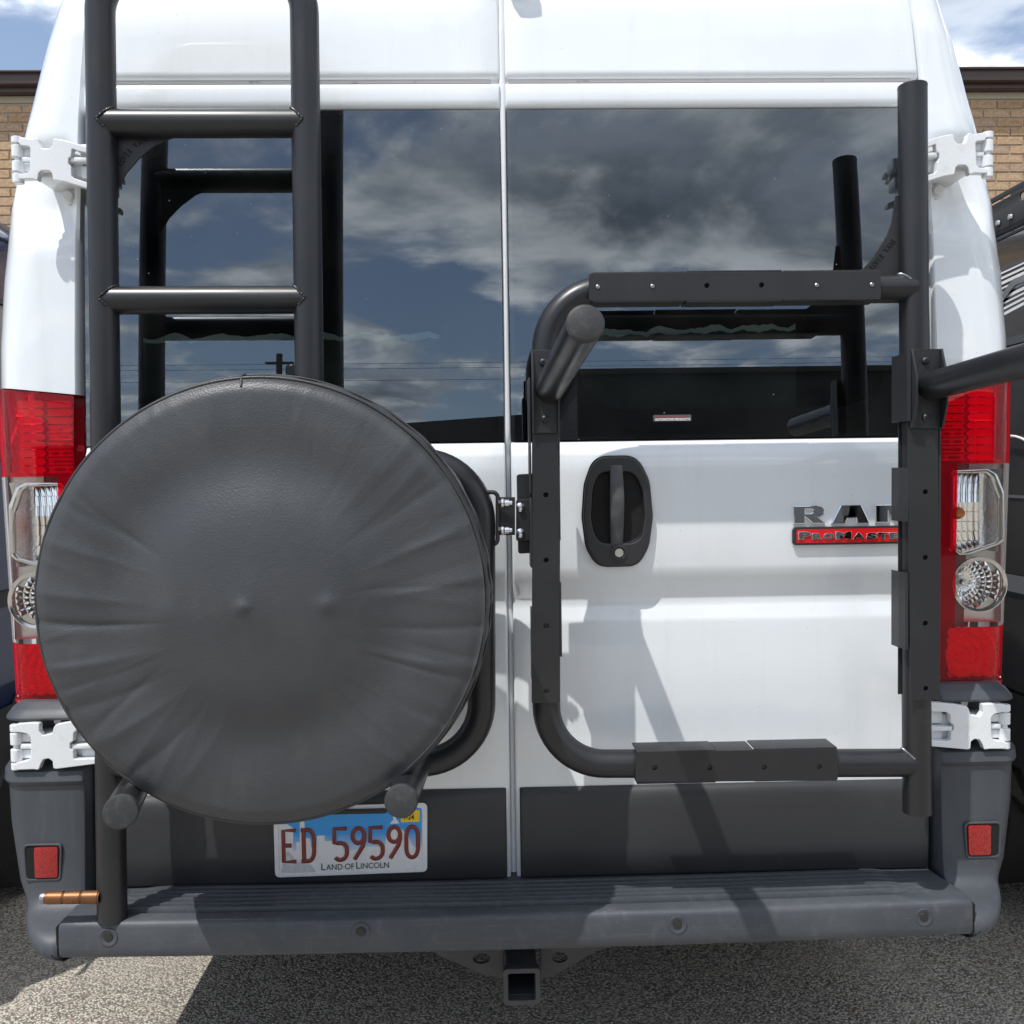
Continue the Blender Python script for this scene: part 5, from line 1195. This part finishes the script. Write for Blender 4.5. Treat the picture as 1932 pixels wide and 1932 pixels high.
flank_strip('door_seam', (1.30, 0.6), (1.30, 2.2), 0.008, HOLE, LV, -1, XLV, profL, 0.003)
flank_strip('sill_cladding', (0.32, 0.58), (5.2, 0.58), 0.2, PLB2, LV, -1, XLV, profL, 0.010)

# ------------------------------------------------------------------ across the yard, seen only as reflections in the glass
DKW = mat('dark_shed_wall', (0.030, 0.030, 0.034), 0.8, vary=(1.5, (0.05, 0.048, 0.046), 0.4, 0.7)); DKR = mat('dark_shed_roof', (0.035, 0.033, 0.033), 0.7)
SH = thing('metal_shed', 'long dark metal shed across the yard behind the viewer', 'building', (8, -17, 0))
box('wall', 1.6, 14, -20, -15, 0, 4.62, DKW, SH)
box('roof', 1.45, 14.2, -20.2, -14.8, 4.62, 4.75, DKR, SH, 0.02)
for k in range(5): box('roller_door', 2.6 + k * 2.3, 4.4 + k * 2.3, -15.02, -14.96, 0, 3.0, LAMPGREY, SH)
HS = thing('low_garage', 'low dark garage with sloping roof across the yard behind the viewer', 'building', (-5, -27, 0))
box('wall', -14, 1.2, -30, -26, 0, 4.3, DKW, HS)
me = pymesh([(-14.5, -25.6, 4.3), (1.6, -25.6, 5.4), (1.6, -30.4, 5.4), (-14.5, -30.4, 4.3), (-14.5, -25.6, 4.0), (1.6, -25.6, 4.0), (1.6, -30.4, 4.0), (-14.5, -30.4, 4.0)], [(0, 1, 2, 3), (0, 4, 5, 1), (1, 5, 6, 2), (2, 6, 7, 3), (3, 7, 4, 0), (4, 7, 6, 5)])
obj('roof', me, DKR, HS)
WOOD = mat('weathered_pole', (0.07, 0.055, 0.045), 0.9)
UP = thing('utility_pole', 'wooden utility pole with crossarm and transformer seen in the window reflection', 'utility pole', (-7.4, -31, 0))
tube('shaft', [(-7.4, -31, 0), (-7.4, -31, 9.0)], 0.11, WOOD, UP, 12)
box('crossarm', -7.9, -6.9, -31.1, -30.98, 8.55, 8.65, WOOD, UP)
lathe('transformer', [(0.0, -0.5), (0.28, -0.5), (0.28, 0.4), (0.2, 0.5), (0, 0.5)], (-6.9, -31, 8.0), (0, 0, 1), LAMPGREY, UP, 16)
for z, y in ((8.9, -31.1), (8.65, -31), (8.1, -30.9)):
    pts = [(-40 + k * 4, y, z - 0.9 * (1 - ((k - 10) / 10) ** 2) * 0.4) for k in range(21)]
    tube('wire', pts, 0.008, HOLE, UP, 6)

# ------------------------------------------------------------------ fallen leaves
LEAFY = mat('yellow_leaf', (0.75, 0.45, 0.02), 0.6); LEAFR = mat('brown_leaf', (0.22, 0.07, 0.03), 0.7)
def leaf(label, loc, m, rot, sz):
    pts = []
    for k in range(14):
        t = k / 13; pts.append((t, 0.34 * math.sin(math.pi * t ** 0.8)))
    v = [(a - .5, b, 0.05 * math.sin(a * 5) + 0.12 * b) for a, b in pts] + [(a - .5, -b, 0.05 * math.sin(a * 5) + 0.10 * b) for a, b in pts[::-1]]
    me = pymesh(v, [tuple(range(len(v)))]); me.transform(Matrix.Translation(loc) @ Matrix.Rotation(rot, 4, 'Z') @ Matrix.Diagonal((sz, sz, sz, 1)))
    tag(obj('fallen_leaf', me, m), label, 'leaf', 'fallen leaves on the asphalt')
leaf('small yellow leaf on the asphalt under the right end of the bumper', (0.98, 0.93, 0.012), LEAFY, 0.4, 0.055)
leaf('reddish brown leaf on the asphalt beside the right bumper corner', (1.62, 1.36, 0.012), LEAFR, 1.1, 0.07)
